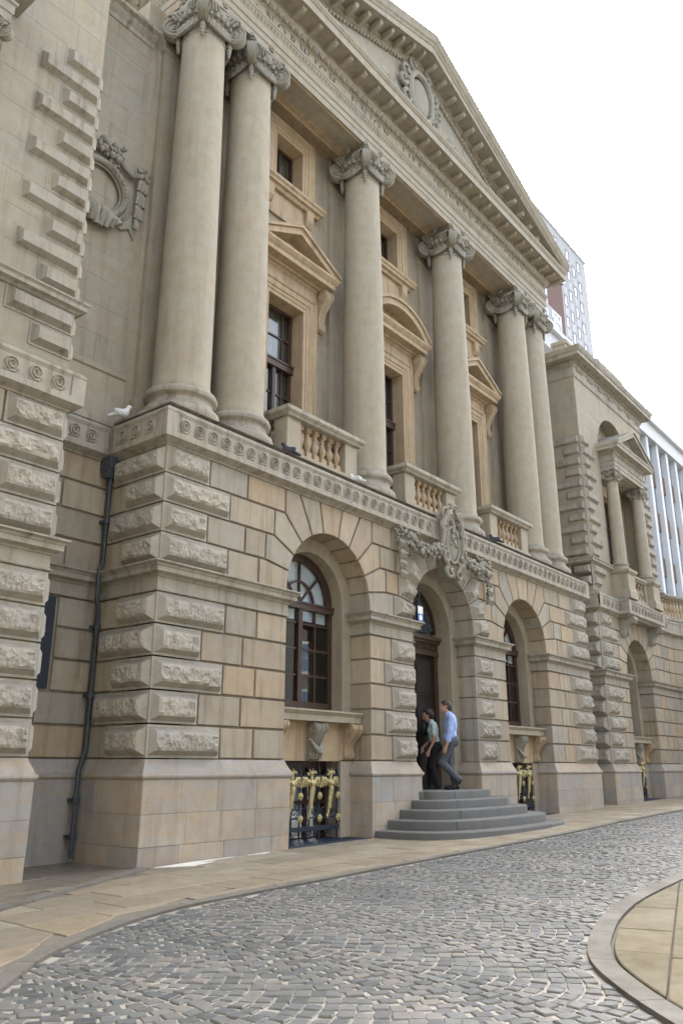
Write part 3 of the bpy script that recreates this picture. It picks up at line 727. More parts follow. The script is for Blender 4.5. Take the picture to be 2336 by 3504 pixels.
# ---- link walls (recesses between portico and pavilions)
for s in (0, 1):
    x0, x1 = (-1.52, 0) if s == 0 else (PW, PW+1.52)
    mb = MB(); mb.box(x0-.3 if s == 0 else x0-.05, x1+.05 if s == 0 else x1+.3, LW+.03, LW+.5, 0, 6.2)
    lk = mb.build('link_wall', 'core', BLD)
    for zz, nC in ((ZL, 5), (ZU, 4)):
        for c in range(nC):
            z0, z1 = zz[c], zz[c+1]
            if s == 0 and zz is ZL and c in (2, 3, 4) : block(-.62, x1, z0, z1, LW, .08, lk); continue
            if rnd.random() < .5: block(x0-.1, x1, z0, z1, LW, .08, lk)
            else: q = x0+rnd.uniform(.5, .95); block(x0-.1, q, z0, z1, LW, .08, lk); block(q, x1, z0, z1, LW, .08, lk)
    mb = MB(); mb.sweep([(x0-.2, LW), (x1, LW)] if s == 0 else [(x0, LW), (x1+.2, LW)], IMP); mb.build('impost_moulding', 'trim', BLD, smooth=25)
    mb = MB(); mb.sweep([(x0-.2, LW), (x1-.128, LW)] if s == 0 else [(x0+.128, LW), (x1+.2, LW)], SCP); mb.box(x0, x1, LW-.08, LW+.4, 6.15, 6.24); sx_ = mb.build('string_course', 'trim', BLD, smooth=25)
    scrolls(sx_, x0+.08, x1-.3 if s == 0 else x1-.08, LW-.128)
    mb = MB(); mb.sweep([(x0-.2, LW), (x1-.06, LW)] if s == 0 else [(x0+.06, LW), (x1+.2, LW)], [(-.1, -.1), (.06, -.1), (.07, 1.05)]+plinth_prof(1.04)[3:]); mb.build('plinth', 'plinth', BLD, smooth=25)
# little barred window in the recess
mb = MB(); mb.box(-1.5, -.66, LW-.004, LW+.02, ZL[2]+.03, ZL[5]-.03); mb.build('recess_window', 'iron', BLD)
# ================================================================ UPPER PORTICO
YC = .65; COLX = [.71, 1.93, 5.51, 9.15, 12.73, 13.95]; ZB, ZN, ZA = 6.24, 13.76, 14.52; RB, RT = .452, .385; UW = 1.33
def spiral_pts(r0, r1, turns, a0, n=26, sg=1): return [((r0+(r1-r0)*(i/n)**.8)*math.cos(R(a0)+sg*2*math.pi*turns*i/n) for _ in (0,)) for i in range(n+1)]
def capital_mesh(R0=.385, sc=1.0):
    mb = MB(); mb.lathe([(R0*.97, -.03), (R0*1.0, 0), (R0*1.05, .02), (R0*1.05, .05), (R0*1.0, .065), (R0*1.0, .28), (R0*1.06, .32), (R0*1.2, .40), (R0*1.3, .46), (R0*1.15, .52), (R0*1.1, .68)], n=32)
    for k in range(24):
        a = 2*math.pi*k/24; mb.sphere((R0*1.22*math.cos(a), R0*1.22*math.sin(a), .40), .052, 6, 4, (1, 1, 1.35))
    # abacus with hollow sides
    poly = []
    for q in range(4):
        a = R(45+90*q); b = R(135+90*q); ca, cb = Vector((math.cos(a), math.sin(a)))*.66, Vector((math.cos(b), math.sin(b)))*.66
        t = (cb-ca).normalized(); nrm = Vector((t.y, -t.x))
        for i in range(9):
            u = .05+.9*i/8; p = ca+(cb-ca)*u-nrm*(.105*math.sin(math.pi*(u-.05)/.9)); poly.append((p.x, p.y))
    for s_, z0, z1 in ((.93, .62, .66), (.97, .66, .70), (1.03, .70, .77)): mb.prism_z([(x*s_, y*s_) for x, y in poly], z0, z1)
    for q in range(4):
        a = R(45+90*q); d = Vector((math.cos(a), math.sin(a), 0)); t = Vector((-d.y, d.x, 0)); c = d*.555+Vector((0, 0, .36)); th = .075
        # drum of the volute and its spiral on both faces
        vs = []; n = 22
        for sgn, rr in ((-1, .185), (-.8, .205), (.8, .205), (1, .185)):
            for i in range(n): b = 2*math.pi*i/n; vs.append(c+t*(th*sgn)+d*(rr*math.cos(b))+Vector((0, 0, rr*math.sin(b))))
        fs = [(k*n+i, k*n+(i+1) % n, (k+1)*n+(i+1) % n, (k+1)*n+i) for k in range(3) for i in range(n)]+[list(range(n))[::-1], list(range(3*n, 4*n))]
        mb.add(vs, fs)
        for sgn in (-1, 1):
            pts = []
            for i in range(31):
                u = i/30; r = .195*(1-u)**.85+.012; b = R(100)-u*R(800); pts.append(c+t*(sgn*th*1.02)+d*(r*math.cos(b))+Vector((0, 0, r*math.sin(b))))
            mb.tube(pts, [.027*(1-.5*i/30) for i in range(31)], 5); mb.sphere(c+t*(sgn*th), .034, 6, 4)
        mb.tube([d*.30+Vector((0, 0, .60)), d*.42+Vector((0, 0, .615)), d*.53+Vector((0, 0, .595)), d*.62+Vector((0, 0, .52)), d*.69+Vector((0, 0, .42))], [.05, .06, .065, .055, .03], 7)
        # hanging drop of husks on the diagonal
        for k, (z, r) in enumerate(((.17, .05), (.09, .058), (.01, .05), (-.06, .04), (-.12, .028))): mb.sphere(d*(R0*1.13+.02)+Vector((0, 0, z)), r, 7, 5, (1, 1, 1.15))
        # garland of fruit across the face
        a2 = R(90*q); f = Vector((math.cos(a2), math.sin(a2), 0)); e = Vector((-f.y, f.x, 0))
        for i in range(15):
            u = -1+2*i/14; an = u*R(40); rr = R0*1.12+.03; dd = f*math.cos(an)+e*math.sin(an); z = .10+.17*abs(u)**1.7
            r = .062-.018*abs(u); mb.sphere(dd*rr+Vector((0, 0, z)), r, 7, 5)
            mb.sphere(dd*(rr+.01)+Vector((0, 0, z-.055)), r*.75, 6, 4)
            if i % 2: mb.sphere(dd*(rr+.02)+Vector((0, 0, z+.05)), r*.7, 6, 4)
        # flower on the abacus and palmette beside it
        for k in range(6): b = 2*math.pi*k/6; mb.sphere(f*.535+e*(.045*math.cos(b))+Vector((0, 0, .69+.045*math.sin(b))), .034, 6, 4)
        mb.sphere(f*.56+Vector((0, 0, .69)), .03, 6, 4)
        for sgn in (-1, 1):
            for k in range(3): mb.tube([f*.47+e*sgn*(.10+.07*k)+Vector((0, 0, .44)), f*.52+e*sgn*(.14+.08*k)+Vector((0, 0, .53)), f*.49+e*sgn*(.20+.085*k)+Vector((0, 0, .585))], [.025, .03, .012], 5)
    if sc != 1: mb.xf(lambda p: (p[0]*sc, p[1]*sc, p[2]*sc))
    return mb.mesh('capital', 'carve', smooth=40)
def shaft_mesh(zb, zn, rb, rt, n=48, name='shaft'):
    mb = MB(); pr = [(rb*1.045, zb), (rb*1.045, zb+.05), (rb*1.0, zb+.10)]; H = zn-zb-.1; k = 40
    joints = [j for j in (.115, .30, .48, .64, .82)]
    for i in range(1, k+1):
        t = i/k; r = rb+(rt-rb)*(t**1.7); z = zb+.1+H*t
        pr.append((r, z))
    pr += [(rt*1.04, zn+.005), (rt*1.04, zn+.03)]
    mb.lathe(pr, n=n); return mb.mesh(name, 'column', smooth=30)
def base_mesh(rb, s=1.):
    mb = MB(); pr = [(rb*1.30, 0), (rb*1.36, .05*s), (rb*1.39, .11*s), (rb*1.36, .17*s), (rb*1.27, .21*s), (rb*1.20, .22*s), (rb*1.19, .25*s), (rb*1.12, .29*s), (rb*1.11, .33*s), (rb*1.15, .36*s), (rb*1.20, .37*s), (rb*1.26, .40*s), (rb*1.28, .445*s), (rb*1.24, .49*s), (rb*1.14, .515*s), (rb*1.07, .525*s), (rb*1.06, .56*s)]
    mb.lathe(pr, n=48); return mb.mesh('base', 'trim', smooth=30)
cap_me = capital_mesh(); sh_me = shaft_mesh(0, ZN-ZB-.56, RB, RT); ba_me = base_mesh(RB)
for x in COLX:
    c = obj('column', None, BLD, (x, YC, ZB)); obj('base', ba_me, c); obj('shaft', sh_me, c, (0, 0, .56)); obj('capital', cap_me, c, (0, 0, ZN-ZB))
# ---- upper wall with openings
UB = (3.72, 7.33, 10.94)
def wall_holes(mb, x0, x1, z0, z1, y0, y1, holes):
    xs_ = sorted({x0, x1, *[h[0] for h in holes], *[h[1] for h in holes]})
    for i in range(len(xs_)-1):
        a, b = xs_[i], xs_[i+1]; hs_ = sorted([h for h in holes if h[0] <= a+1e-6 and h[1] >= b-1e-6], key=lambda h: h[2]); z = z0
        for h in hs_:
            if h[2] > z+1e-6: mb.box(a, b, y0, y1, z, h[2])
            z = h[3]
        if z < z1: mb.box(a, b, y0, y1, z, z1)
holes = []
for cx in UB: holes += [(cx-.53, cx+.53, 6.42, 10.2), (cx-.42, cx+.42, 13.05, 14.12)]
mb = MB(); wall_holes(mb, -.05, PW+.05, 6.15, 14.75, UW, UW+.45, holes)
up = mb.build('upper_wall', 'smooth', BLD)
for x in COLX:                                   # pilaster responds behind the columns
    mb = MB(); mb.sweep([(x-.42, UW+.02), (x-.42, UW-.1), (x+.42, UW-.1), (x+.42, UW+.02)], [(-.1, 6.2), (.09, 6.2), (.09, 6.55), (.05, 6.60), (.05, 6.72), (0, 6.8), (0, 13.75), (.03, 13.78), (.03, 13.83), (0, 13.85), (0, 14.6), (-.1, 14.6)]); mb.build('pilaster', 'smooth', BLD)
# soffit
mb = MB(); mb.box(.3, PW-.3, .95, UW+.05, 14.63, 14.8); mb.box(.36, PW-.36, .27, 1.0, 14.53, 14.8)
for a, b in zip(COLX[1:], COLX[2:]): mb.box(a+.5, b-.5, .30, .34, 14.50, 14.535); mb.box(a+.5, b-.5, .92, .96, 14.50, 14.535)
mb.build('soffit', 'warm', BLD)
# ---- windows of the piano nobile
def swept_frame(mb, cx, hw, z0, z1, y, prof):     # architrave moulding round a rectangular opening; prof (d from opening, proj)
    k = len(prof); pts = [(cx-hw, z0), (cx-hw, z1), (cx+hw, z1), (cx+hw, z0)]; dirs = [(-1, 0), (-1, 1), (1, 1), (1, 0)]; vs = []
    for (x, z), (dx, dz) in zip(pts, dirs): vs += [(x+dx*d, y-p, z+dz*d) for d, p in prof]
    fs = [(i*k+j, (i+1)*k+j, (i+1)*k+(j+1) % k, i*k+(j+1) % k) for i in range(3) for j in range(k)]
    mb.add(vs, fs+[list(range(k)), list(range(3*k, 4*k))])
SUR = [(-.014, -.21), (-.014, .10), (.07, .10), (.075, .115), (.15, .115), (.16, .135), (.27, .135), (.30, .165), (.34, .17), (.36, .15), (.36, -.02)]
def pane(mb_parent, x0, x1, y, z0, z1):
    mb = MB(); mb.box(x0, x1, y, y+.006, z0, z1); return mb.build('pane', 'glass', mb_parent)
def ped_tri(mb, cx, hw, z0, z1, zap, y0, y1):     # raking slabs
    for sg in (-1, 1):
        t = .20; mb.prism(ccw([(cx+sg*hw, z1), (cx, zap), (cx, zap-t*.75), (cx+sg*(hw-.02), z1-t*.55)]), y0, y1)
        mb.prism(ccw([(cx+sg*(hw+.03), z1), (cx+sg*(hw+.03), z1+.06), (cx, zap+.075), (cx, zap)]), y0-.05, y1)
def console(mb, x, y, z, h, w_, d):               # S-scroll bracket seen on its side, front at y-d
    n = 14; pts = []
    prof = [(0, 0), (d*.55, 0), (d*.95, -.04*h), (d*1.0, -.16*h), (d*.9, -.28*h), (d*.62, -.45*h), (d*.42, -.62*h), (d*.38, -.76*h), (d*.46, -.86*h), (d*.42, -.95*h), (d*.25, -1.0*h), (0, -1.0*h)]
    mb.prism_x([(y-a, z+b) for a, b in prof], x-w_/2, x+w_/2)
    for sg in (-1, 1):
        for (cy, cz, r) in ((d*.72, -.155*h, .15*h), (d*.27, -.875*h, .095*h)):
            sp = [(x+sg*(w_/2+.004), y-cy+(r*(1-i/20*.85))*math.cos(R(90)+i/20*R(560)), z+cz+(r*(1-i/20*.85))*math.sin(R(90)+i/20*R(560))) for i in range(21)]
            mb.tube(sp, .012+.05*r, 5); mb.lathe([(0.001, 0), (r, 0), (r*.95, .012), (.001, .012)], (x+sg*w_/2-(0 if sg > 0 else .012), y-cy, z+cz), 14, axis='x')
    for k in (-.25, 0, .25): mb.tube([(x+k*w_*1.2, y-a-.006, z+b) for a, b in prof[2:-1]], .012, 4)
def french_window(cx, kind):
    W = obj('window', None, BLD)
    mb = MB(); swept_frame(mb, cx, .53, 6.3, 10.2, UW, SUR)
    mb.box(cx-.90, cx+.90, UW-.13, UW+.1, 10.55, 10.80)                                              # frieze over the architrave
    # cornice
    pr = [(-.1, 10.78), (.02, 10.78), (.06, 10.83), (.10, 10.84), (.12, 10.88), (.30, 10.89), (.30, 10.99), (.34, 11.02), (.38, 11.08), (.38, 11.13), (-.1, 11.15)]
    mb.sweep([(cx-.86, UW+.05), (cx-.86, UW-.12), (cx+.86, UW-.12), (cx+.86, UW+.05)], pr)
    if kind == 'tri':
        mb.prism(ccw([(cx-1.1, 11.14), (cx+1.1, 11.14), (cx, 11.68)]), UW-.12, UW+.05); ped_tri(mb, cx, 1.22, 11.1, 11.16, 11.76, UW-.47, UW+.04)
        mb.prism(ccw([(cx-.55, 11.2), (cx+.55, 11.2), (cx, 11.48)]), UW-.16, UW)
    else:
        rr = (1.22**2+.62**2)/(2*.62); cz = 11.16+.62-rr; a0 = math.degrees(math.asin(1.22/rr))
        A_ = arc(cx, cz, rr, 90+a0, 90-a0, 16); mb.prism(ccw(A_+[(cx+1.2, 11.1), (cx-1.2, 11.1)]), UW-.12, UW+.05)
        for r0, r1, yy in ((rr-.16, rr, UW-.46), (rr, rr+.07, UW-.51)):
            B_ = arc(cx, cz, r0, 90+a0, 90-a0, 16)+arc(cx, cz, r1, 90-a0, 90+a0, 16); mb.prism(ccw(B_), yy, UW+.04)
        B_ = arc(cx, cz, rr-.36, 90+a0*.7, 90-a0*.7, 12)+arc(cx, cz, rr-.28, 90-a0*.7, 90+a0*.7, 12); mb.prism(ccw(B_), UW-.16, UW)
    mb.build('surround', 'warm', W, smooth=20)
    for sg in (-1, 1):
        mb = MB(); console(mb, cx+sg*1.02, UW-.02, 10.84, .92, .2, .36)
        for k, (z, r) in enumerate(((9.86, .06), (9.78, .05), (9.71, .035))): mb.sphere((cx+sg*1.02, UW-.05, z), r, 7, 5)
        mb.build('console', 'warm', W, smooth=30)
    y = UW+.21; mb = MB(); hw = .516
    mb.box(cx-hw, cx-hw+.07, y, y+.1, 6.4, 10.2); mb.box(cx+hw-.07, cx+hw, y, y+.1, 6.4, 10.2); mb.box(cx-hw, cx+hw, y-.001, y+.1, 10.12, 10.21)
    mb.box(cx-hw, cx+hw, y-.06, y+.1, 8.82, 8.95); mb.box(cx-hw, cx+hw, y-.08, y+.1, 8.95, 8.99); mb.box(cx-.045, cx+.045, y-.02, y+.1, 6.41, 8.83); mb.box(cx-hw, cx+hw, y-.003, y+.1, 6.38, 6.6)
    for sg in (-1, 1):
        c2 = cx+sg*.25; mb.box(c2-.012, c2+.012, y+.02, y+.07, 6.6, 8.83); mb.box(c2-.014, c2+.014, y+.02, y+.07, 8.99, 10.13)
        for k in range(1, 4): z = 6.6+(8.82-6.6)*k/4; a, b = sorted((cx+sg*.045, cx+sg*(hw-.07))); mb.box(a, b, y+.021, y+.069, z-.014, z+.014)
    mb.box(cx-hw+.07, cx+hw-.07, y+.021, y+.069, 9.53, 9.56)
    mb.build('frame', 'wood', W)
    for i in range(4):
        a = cx-.45+i*.225; 
        for k in range(4): z = 6.6+2.22*k/4; pane(W, a, a+.225, y+.045, z, z+.555)
    for i in range(2): pane(W, cx-.45+.45*i, cx+.45*i, y+.045, 8.99, 10.13)
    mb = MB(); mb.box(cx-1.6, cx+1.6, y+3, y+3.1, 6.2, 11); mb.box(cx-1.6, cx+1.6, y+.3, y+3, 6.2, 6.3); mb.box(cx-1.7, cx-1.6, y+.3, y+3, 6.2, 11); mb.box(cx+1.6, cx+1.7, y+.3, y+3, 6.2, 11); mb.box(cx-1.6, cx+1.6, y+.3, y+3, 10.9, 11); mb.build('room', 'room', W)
    mb = MB(); ck = []
    for i in range(41):
        u = i/40; ck.append((cx-.5+u*(.55 if kind == 'tri' else .3), y+.2+.03*math.sin(u*38)))
    mb.add([(x, yy, z) for z in (6.5, 8.75) for x, yy in ck], [(i, i+1, i+42, i+41) for i in range(40)]); mb.build('curtain', 'curtain', W, smooth=1)
    # small window above
    V = obj('window', None, BLD); mb = MB(); swept_frame(mb, cx, .42, 13.0, 14.12, UW, [(a*.95, b) for a, b in SUR]); mb.build('surround', 'warm', V, smooth=20)
    mb = MB(); mb.sweep([(cx-.86, UW+.05), (cx-.86, UW-.08), (cx+.86, UW-.08), (cx+.86, UW+.05)], [(-.06, 12.66), (.05, 12.66), (.08, 12.72), (.14, 12.74), (.14, 12.80), (.18, 12.84), (.18, 12.90), (-.06, 12.98)]); mb.box(cx-.78, cx+.78, UW-.06, UW+.05, 12.1, 12.67); mb.build('sill', 'warm', V, smooth=20)
    for sg in (-1, 1): mb = MB(); mb.prism_x([(UW, 12.25), (UW-.1, 12.32), (UW-.16, 12.42), (UW-.17, 12.67), (UW, 12.67)], cx+sg*.62-.11, cx+sg*.62+.11); mb.build('bracket', 'warm', V)
    y = UW+.2; mb = MB(); mb.box(cx-.42, cx-.35, y, y+.08, 13.0, 14.12); mb.box(cx+.35, cx+.42, y, y+.08, 13.0, 14.12); mb.box(cx-.42, cx+.42, y-.002, y+.08, 14.05, 14.13); mb.box(cx-.42, cx+.42, y-.002, y+.08, 13.0, 13.1); mb.box(cx-.025, cx+.025, y+.01, y+.07, 13.08, 14.06); mb.build('frame', 'wood', V)
    pane(V, cx-.35, cx-.025, y+.03, 13.1, 14.05); pane(V, cx+.025, cx+.35, y+.03, 13.1, 14.05)
    mb = MB(); mb.box(cx-.8, cx+.8, y+1, y+1.1, 12.8, 14.6); mb.box(cx-.8, cx+.8, y+.26, y+1, 12.8, 12.9); mb.build('room', 'room', V)
for cx, k in zip(UB, ('tri', 'seg', 'tri')): french_window(cx, k)
# ---- balustrades in front of the windows
def baluster_mesh():
    def mk():
        mb = MB(); mb.box(-.065, .065, -.065, .065, 0, .16); mb.box(-.062, .062, -.062, .062, .555, .64)
        mb.lathe([(.05, .16), (.062, .175), (.05, .19), (.035, .205), (.05, .235), (.072, .28), (.078, .315), (.07, .355), (.05, .40), (.036, .44), (.033, .47), (.045, .48), (.045, .50), (.036, .51), (.045, .535), (.055, .555)], n=14)
        return mb.mesh('baluster', 'warm', smooth=35)
    return cached('balu', mk)
RAIL = [(-.03, 7.05), (.04, 7.05), (.06, 7.07), (.06, 7.09), (.10, 7.12), (.115, 7.14), (.115, 7.20), (.09, 7.225), (-.03, 7.235)]
for cx in UB:
    Bq = obj('balustrade', None, BLD); x0, x1, y0 = cx-.99, cx+.99, .21
    mb = MB(); mb.sweep([(x0, .85), (x0, y0), (x1, y0), (x1, .85)], RAIL); mb.box(x0, x1, y0+.0, .5, 7.051, 7.234); mb.box(x0-.001, x0+.3, .4, .86, 7.052, 7.233); mb.box(x1-.3, x1+.001, .4, .86, 7.052, 7.233); mb.build('rail', 'trim', Bq, smooth=25)
    mb = MB(); mb.box(x0-.03, x1+.03, y0-.03, y0+.33, 6.2, 6.42); mb.build('base_block', 'smooth', Bq)
    for a, b in ((x0, x0+.36), (x1-.36, x1)): mb = MB(); mb.cbox(a, b, y0+.01, y0+.32, 6.41, 7.06, .008); mb.build('pier', 'smooth', Bq)
    for i in range(6): obj('baluster', baluster_mesh(), Bq, (x0+.36+(1.26)*(i+.5)/6, y0+.15, 6.415))
    for xx in (x0+.15, x1-.15):
        for yy in (.60, .80): obj('baluster', baluster_mesh(), Bq, (xx, yy, 6.415))
        mb = MB(); mb.box(xx-.15, xx+.15, .53, .95, 6.2, 6.418); mb.build('base_block', 'smooth', Bq)
# ---- entablature
EX0, EX1, EY = .33, PW-.33, .25; PATH = [(EX0, 7), (EX0, EY), (EX1, EY), (EX1, 7)]
ent = MB()
ent.sweep(PATH, [(-.5, 14.52), (0, 14.52), (0, 14.67), (.02, 14.685), (.02, 14.82), (.045, 14.835), (.045, 15.0), (.06, 15.02), (.075, 15.13), (.095, 15.15), (.095, 15.21), (.02, 15.225), (.02, 15.47), (.04, 15.49), (.06, 15.50), (.11, 15.60), (.13, 15.62), (.15, 15.66), (.15, 15.79), (.20, 15.80), (.50, 15.805), (.51, 15.79), (.54, 15.79), (.54, 15.98), (.56, 15.99), (.585, 16.04), (.60, 16.06), (.60, 16.10), (-.5, 16.14)])
en = ent.build('entablature', 'upper', BLD, smooth=20)
band = MB()
for i in range(150):
    x = EX0+.02+(EX1-EX0-.04)*(i+.5)/150; band.sphere((x, EY-.072, 15.075), .04, 6, 4, (.62, .6, 1.2))
    if i % 2: band.sphere((x, EY-.095, 15.56), .062, 6, 5, (.95, .6, .95))
    else: band.box(x-.012, x+.012, EY-.13, EY-.06, 15.50, 15.60)
for i in range(60):
    y = EY+.02+6.5*(i+.5)/60; band.sphere((EX0-.072, y, 15.075), .04, 6, 4, (.6, .62, 1.2))
    if i % 2: band.sphere((EX0-.095, y, 15.56), .062, 6, 5, (.6, .95, .95))
o = band.build('egg_and_dart', 'upper', en, smooth=1); tag(o, kind='stuff')
def modillion_mesh():
    def mk():
        mb = MB(); mb.prism_x([(0, 0), (0, -.125), (-.10, -.12), (-.24, -.105), (-.31, -.075), (-.32, -.03), (-.32, 0)], -.055, .055); mb.box(-.068, .068, -.33, 0, -.022, .004); return mb.mesh('modillion', 'upper')
    return cached('modi', mk)
nM = 30
for i in range(nM): obj('modillion', modillion_mesh(), en, (EX0-.38+(EX1-EX0+.76)*i/(nM-1), EY-.15, 15.80))
for i in range(1, 12): obj('modillion', modillion_mesh(), en, (EX0-.15, EY-.15+.50*i, 15.80), (0, 0, R(-90)))
# lettering
def stroke(p, q, w0, w1=None):
    p, q = Vector(p), Vector(q); d = (q-p).normalized(); n_ = Vector((-d.y, d.x)); w1 = w0 if w1 is None else w1
    return [tuple(p-n_*w0/2), tuple(q-n_*w1/2), tuple(q+n_*w1/2), tuple(p+n_*w0/2)]
TK, TN, SF = .17, .085, .055
def serif(x, z, w_=.34): return [(x-w_/2, z), (x+w_/2, z), (x+w_/2, z+SF), (x-w_/2, z+SF)]
def bowl(cx, cz, rx, rz, a0, a1, n=14, tk=TK, tn=TN*.8):
    out = []
    for i in range(n):
        q = []
        for a in (a0+(a1-a0)*i/n, a0+(a1-a0)*(i+1)/n):
            c, s_ = math.cos(R(a)), math.sin(R(a)); t = tn+(tk-tn)*abs(c)**1.3; q.append(((cx+rx*c, cz+rz*s_), (cx+(rx-t)*c, cz+(rz-t*.75)*s_)))
        out.append([q[0][0], q[1][0], q[1][1], q[0][1]])
    return out
def vert(x, w_=TK): return [[(x-w_/2, 0), (x+w_/2, 0), (x+w_/2, 1), (x-w_/2, 1)], serif(x, 0), serif(x, 1-SF)]
def hor(x0, x1, z, t=TN): return [(x0, z-t/2), (x1, z-t/2), (x1, z+t/2), (x0, z+t/2)]
def glyph(ch):
    if ch == 'I': return .36, vert(.18)
    if ch == 'N': return .95, vert(.17, TN)+vert(.78, TN)+[stroke((.17, 1), (.78, 0), TK)]
    if ch == 'O': return 1.0, bowl(.5, .5, .48, .52, 0, 360, 28)
    if ch == 'C': return .88, bowl(.5, .5, .48, .52, 40, 320, 22)+[stroke((.86, .98), (.86, .72), .06), stroke((.86, .28), (.86, .02), .06)]
    if ch == 'R': return .82, vert(.2)+bowl(.36, .745, .30, .26, -90, 90, 12)+[hor(.2, .38, .965), hor(.2, .38, .5), stroke((.36, .5), (.76, 0), TK), serif(.74, 0, .2)]
    if ch == 'W': return 1.3, [stroke((.1, 1), (.36, 0), TK), stroke((.36, 0), (.63, 1), TN), stroke((.58, 1), (.86, 0), TK), stroke((.86, 0), (1.16, 1), TN), serif(.12, 1-SF, .3), serif(.6, 1-SF, .3), serif(1.15, 1-SF, .26)]
    if ch == 'H': return .95, vert(.2)+vert(.76)+[hor(.2, .76, .52)]
    if ch == 'U': return .92, [[(.11, .35), (.28, .35), (.28, 1), (.11, 1)], [(.70, .3), (.78, .3), (.78, 1), (.70, 1)], serif(.2, 1-SF), serif(.74, 1-SF, .28)]+bowl(.445, .36, .335, .38, 180, 360, 14)
    if ch == 'L': return .7, vert(.2)+[hor(.2, .64, .045, .09), stroke((.63, 0), (.63, .22), .05)]
    if ch == 'F': return .68, vert(.2)+[hor(.2, .6, .955, .09), hor(.2, .5, .52), stroke((.6, 1), (.6, .8), .05)]
    if ch == 'E': return .72, vert(.2)+[hor(.2, .62, .955, .09), hor(.2, .52, .52), hor(.2, .66, .045, .09), stroke((.62, 1), (.62, .8), .05), stroke((.65, 0), (.65, .2), .05)]
    if ch == 'S': return .66, bowl(.33, .74, .26, .26, 30, 270, 14, .14)+bowl(.33, .26, .29, .28, -150, 90, 14, .15)
    if ch == 'A': return .92, [stroke((.46, 1), (.13, 0), TN), stroke((.42, 1), (.78, 0), TK), hor(.25, .66, .34), serif(.13, 0, .28), serif(.79, 0, .32)]
    if ch == 'T': return .84, vert(.42)[:2]+[hor(.04, .8, .955, .09), stroke((.05, 1), (.05, .8), .05), stroke((.79, 1), (.79, .8), .05)]
    if ch == 'Y': return .86, [stroke((.1, 1), (.44, .46), TK), stroke((.76, 1), (.44, .46), TN), [(.355, 0), (.525, 0), (.525, .5), (.355, .5)], serif(.44, 0), serif(.12, 1-SF, .3), serif(.75, 1-SF, .26)]
    if ch == '.': return .3, [[(.1, .42), (.22, .42), (.22, .58), (.1, .58)]]
    return .35, []
TXT = '. NORWICH . UNION . LIFE . INSURANCE . SOCIETY .'
Hh = .215; tot = sum(glyph(c)[0]+.13 for c in TXT); kx = (13.35-1.55)/(tot*Hh); x = 1.55
for ch in TXT:
    w_, ps = glyph(ch)
    if ps:
        mb = MB()
        for i, p in enumerate(ps): mb.prism(ccw([(x+a*Hh*min(kx, 1.15), 15.238+b*Hh) for a, b in p]), EY-.026-.0002*i, EY-.01)
        mb.build('letter', 'letter', en)
    x += (w_+.13)*Hh*kx
# ---- pediment
PS = .36; ztop = lambda x: 16.36+PS*(min(x, PW-x)+.31)
pd = MB(); pd.prism([(EX0, 16.12), (EX1, 16.12), (CX, ztop(CX)-.6)], EY-.03, EY+.5); ped = pd.build('pediment', 'upper', BLD)
RK = [(0, -.80), (.05, -.78), (.10, -.68), (.13, -.66), (.13, -.50), (.52, -.49), (.54, -.50), (.54, -.30), (.56, -.28), (.58, -.22), (.62, -.18), (.66, -.06), (.68, -.03), (.68, .0), (-.3, .02)]
for sg in (0, 1):
    mb = MB(); vs = []; xa = -.33
    for xx in (xa, CX):
        for o_, t in RK: vs.append((xx if sg == 0 else PW-xx, EY-o_, max(ztop(xx)+t, 16.10+.0005*t)))
    k = len(RK); mb.add(vs, [(j, (j+1) % k, k+(j+1) % k, k+j) for j in range(k)]+[list(range(k)), list(range(k, 2*k))]); rk = mb.build('raking_cornice', 'upper', ped, smooth=20)
for sg in (0, 1):
    for i in range(14):
        xx = .95+.47*i
        if xx > CX-.2: continue
        o = obj('modillion', modillion_mesh(), ped, (xx if sg == 0 else PW-xx, EY-.13, ztop(xx)-.492), (0, -math.atan(PS) if sg == 0 else math.atan(PS), 0))
    eb = MB()
    for i in range(52):
        xx = .75+6.5*i/52; eb.sphere((xx if sg == 0 else PW-xx, EY-.075, ztop(xx)-.725), .055, 6, 4, (.85, .6, .95))
    o = eb.build('egg_band', 'upper', ped, smooth=1); tag(o, kind='stuff')
mb = MB(); mb.prism([(-.3, 16.2), (PW+.3, 16.2), (CX, ztop(CX)-.05)], EY+.3, 9); mb.box(.4, PW-.4, 1.75, 9, 6.3, 16.18); mb.box(.3, PW-.3, .75, 1.8, 14.8, 16.17); mb.build('roof', 'trim', BLD)
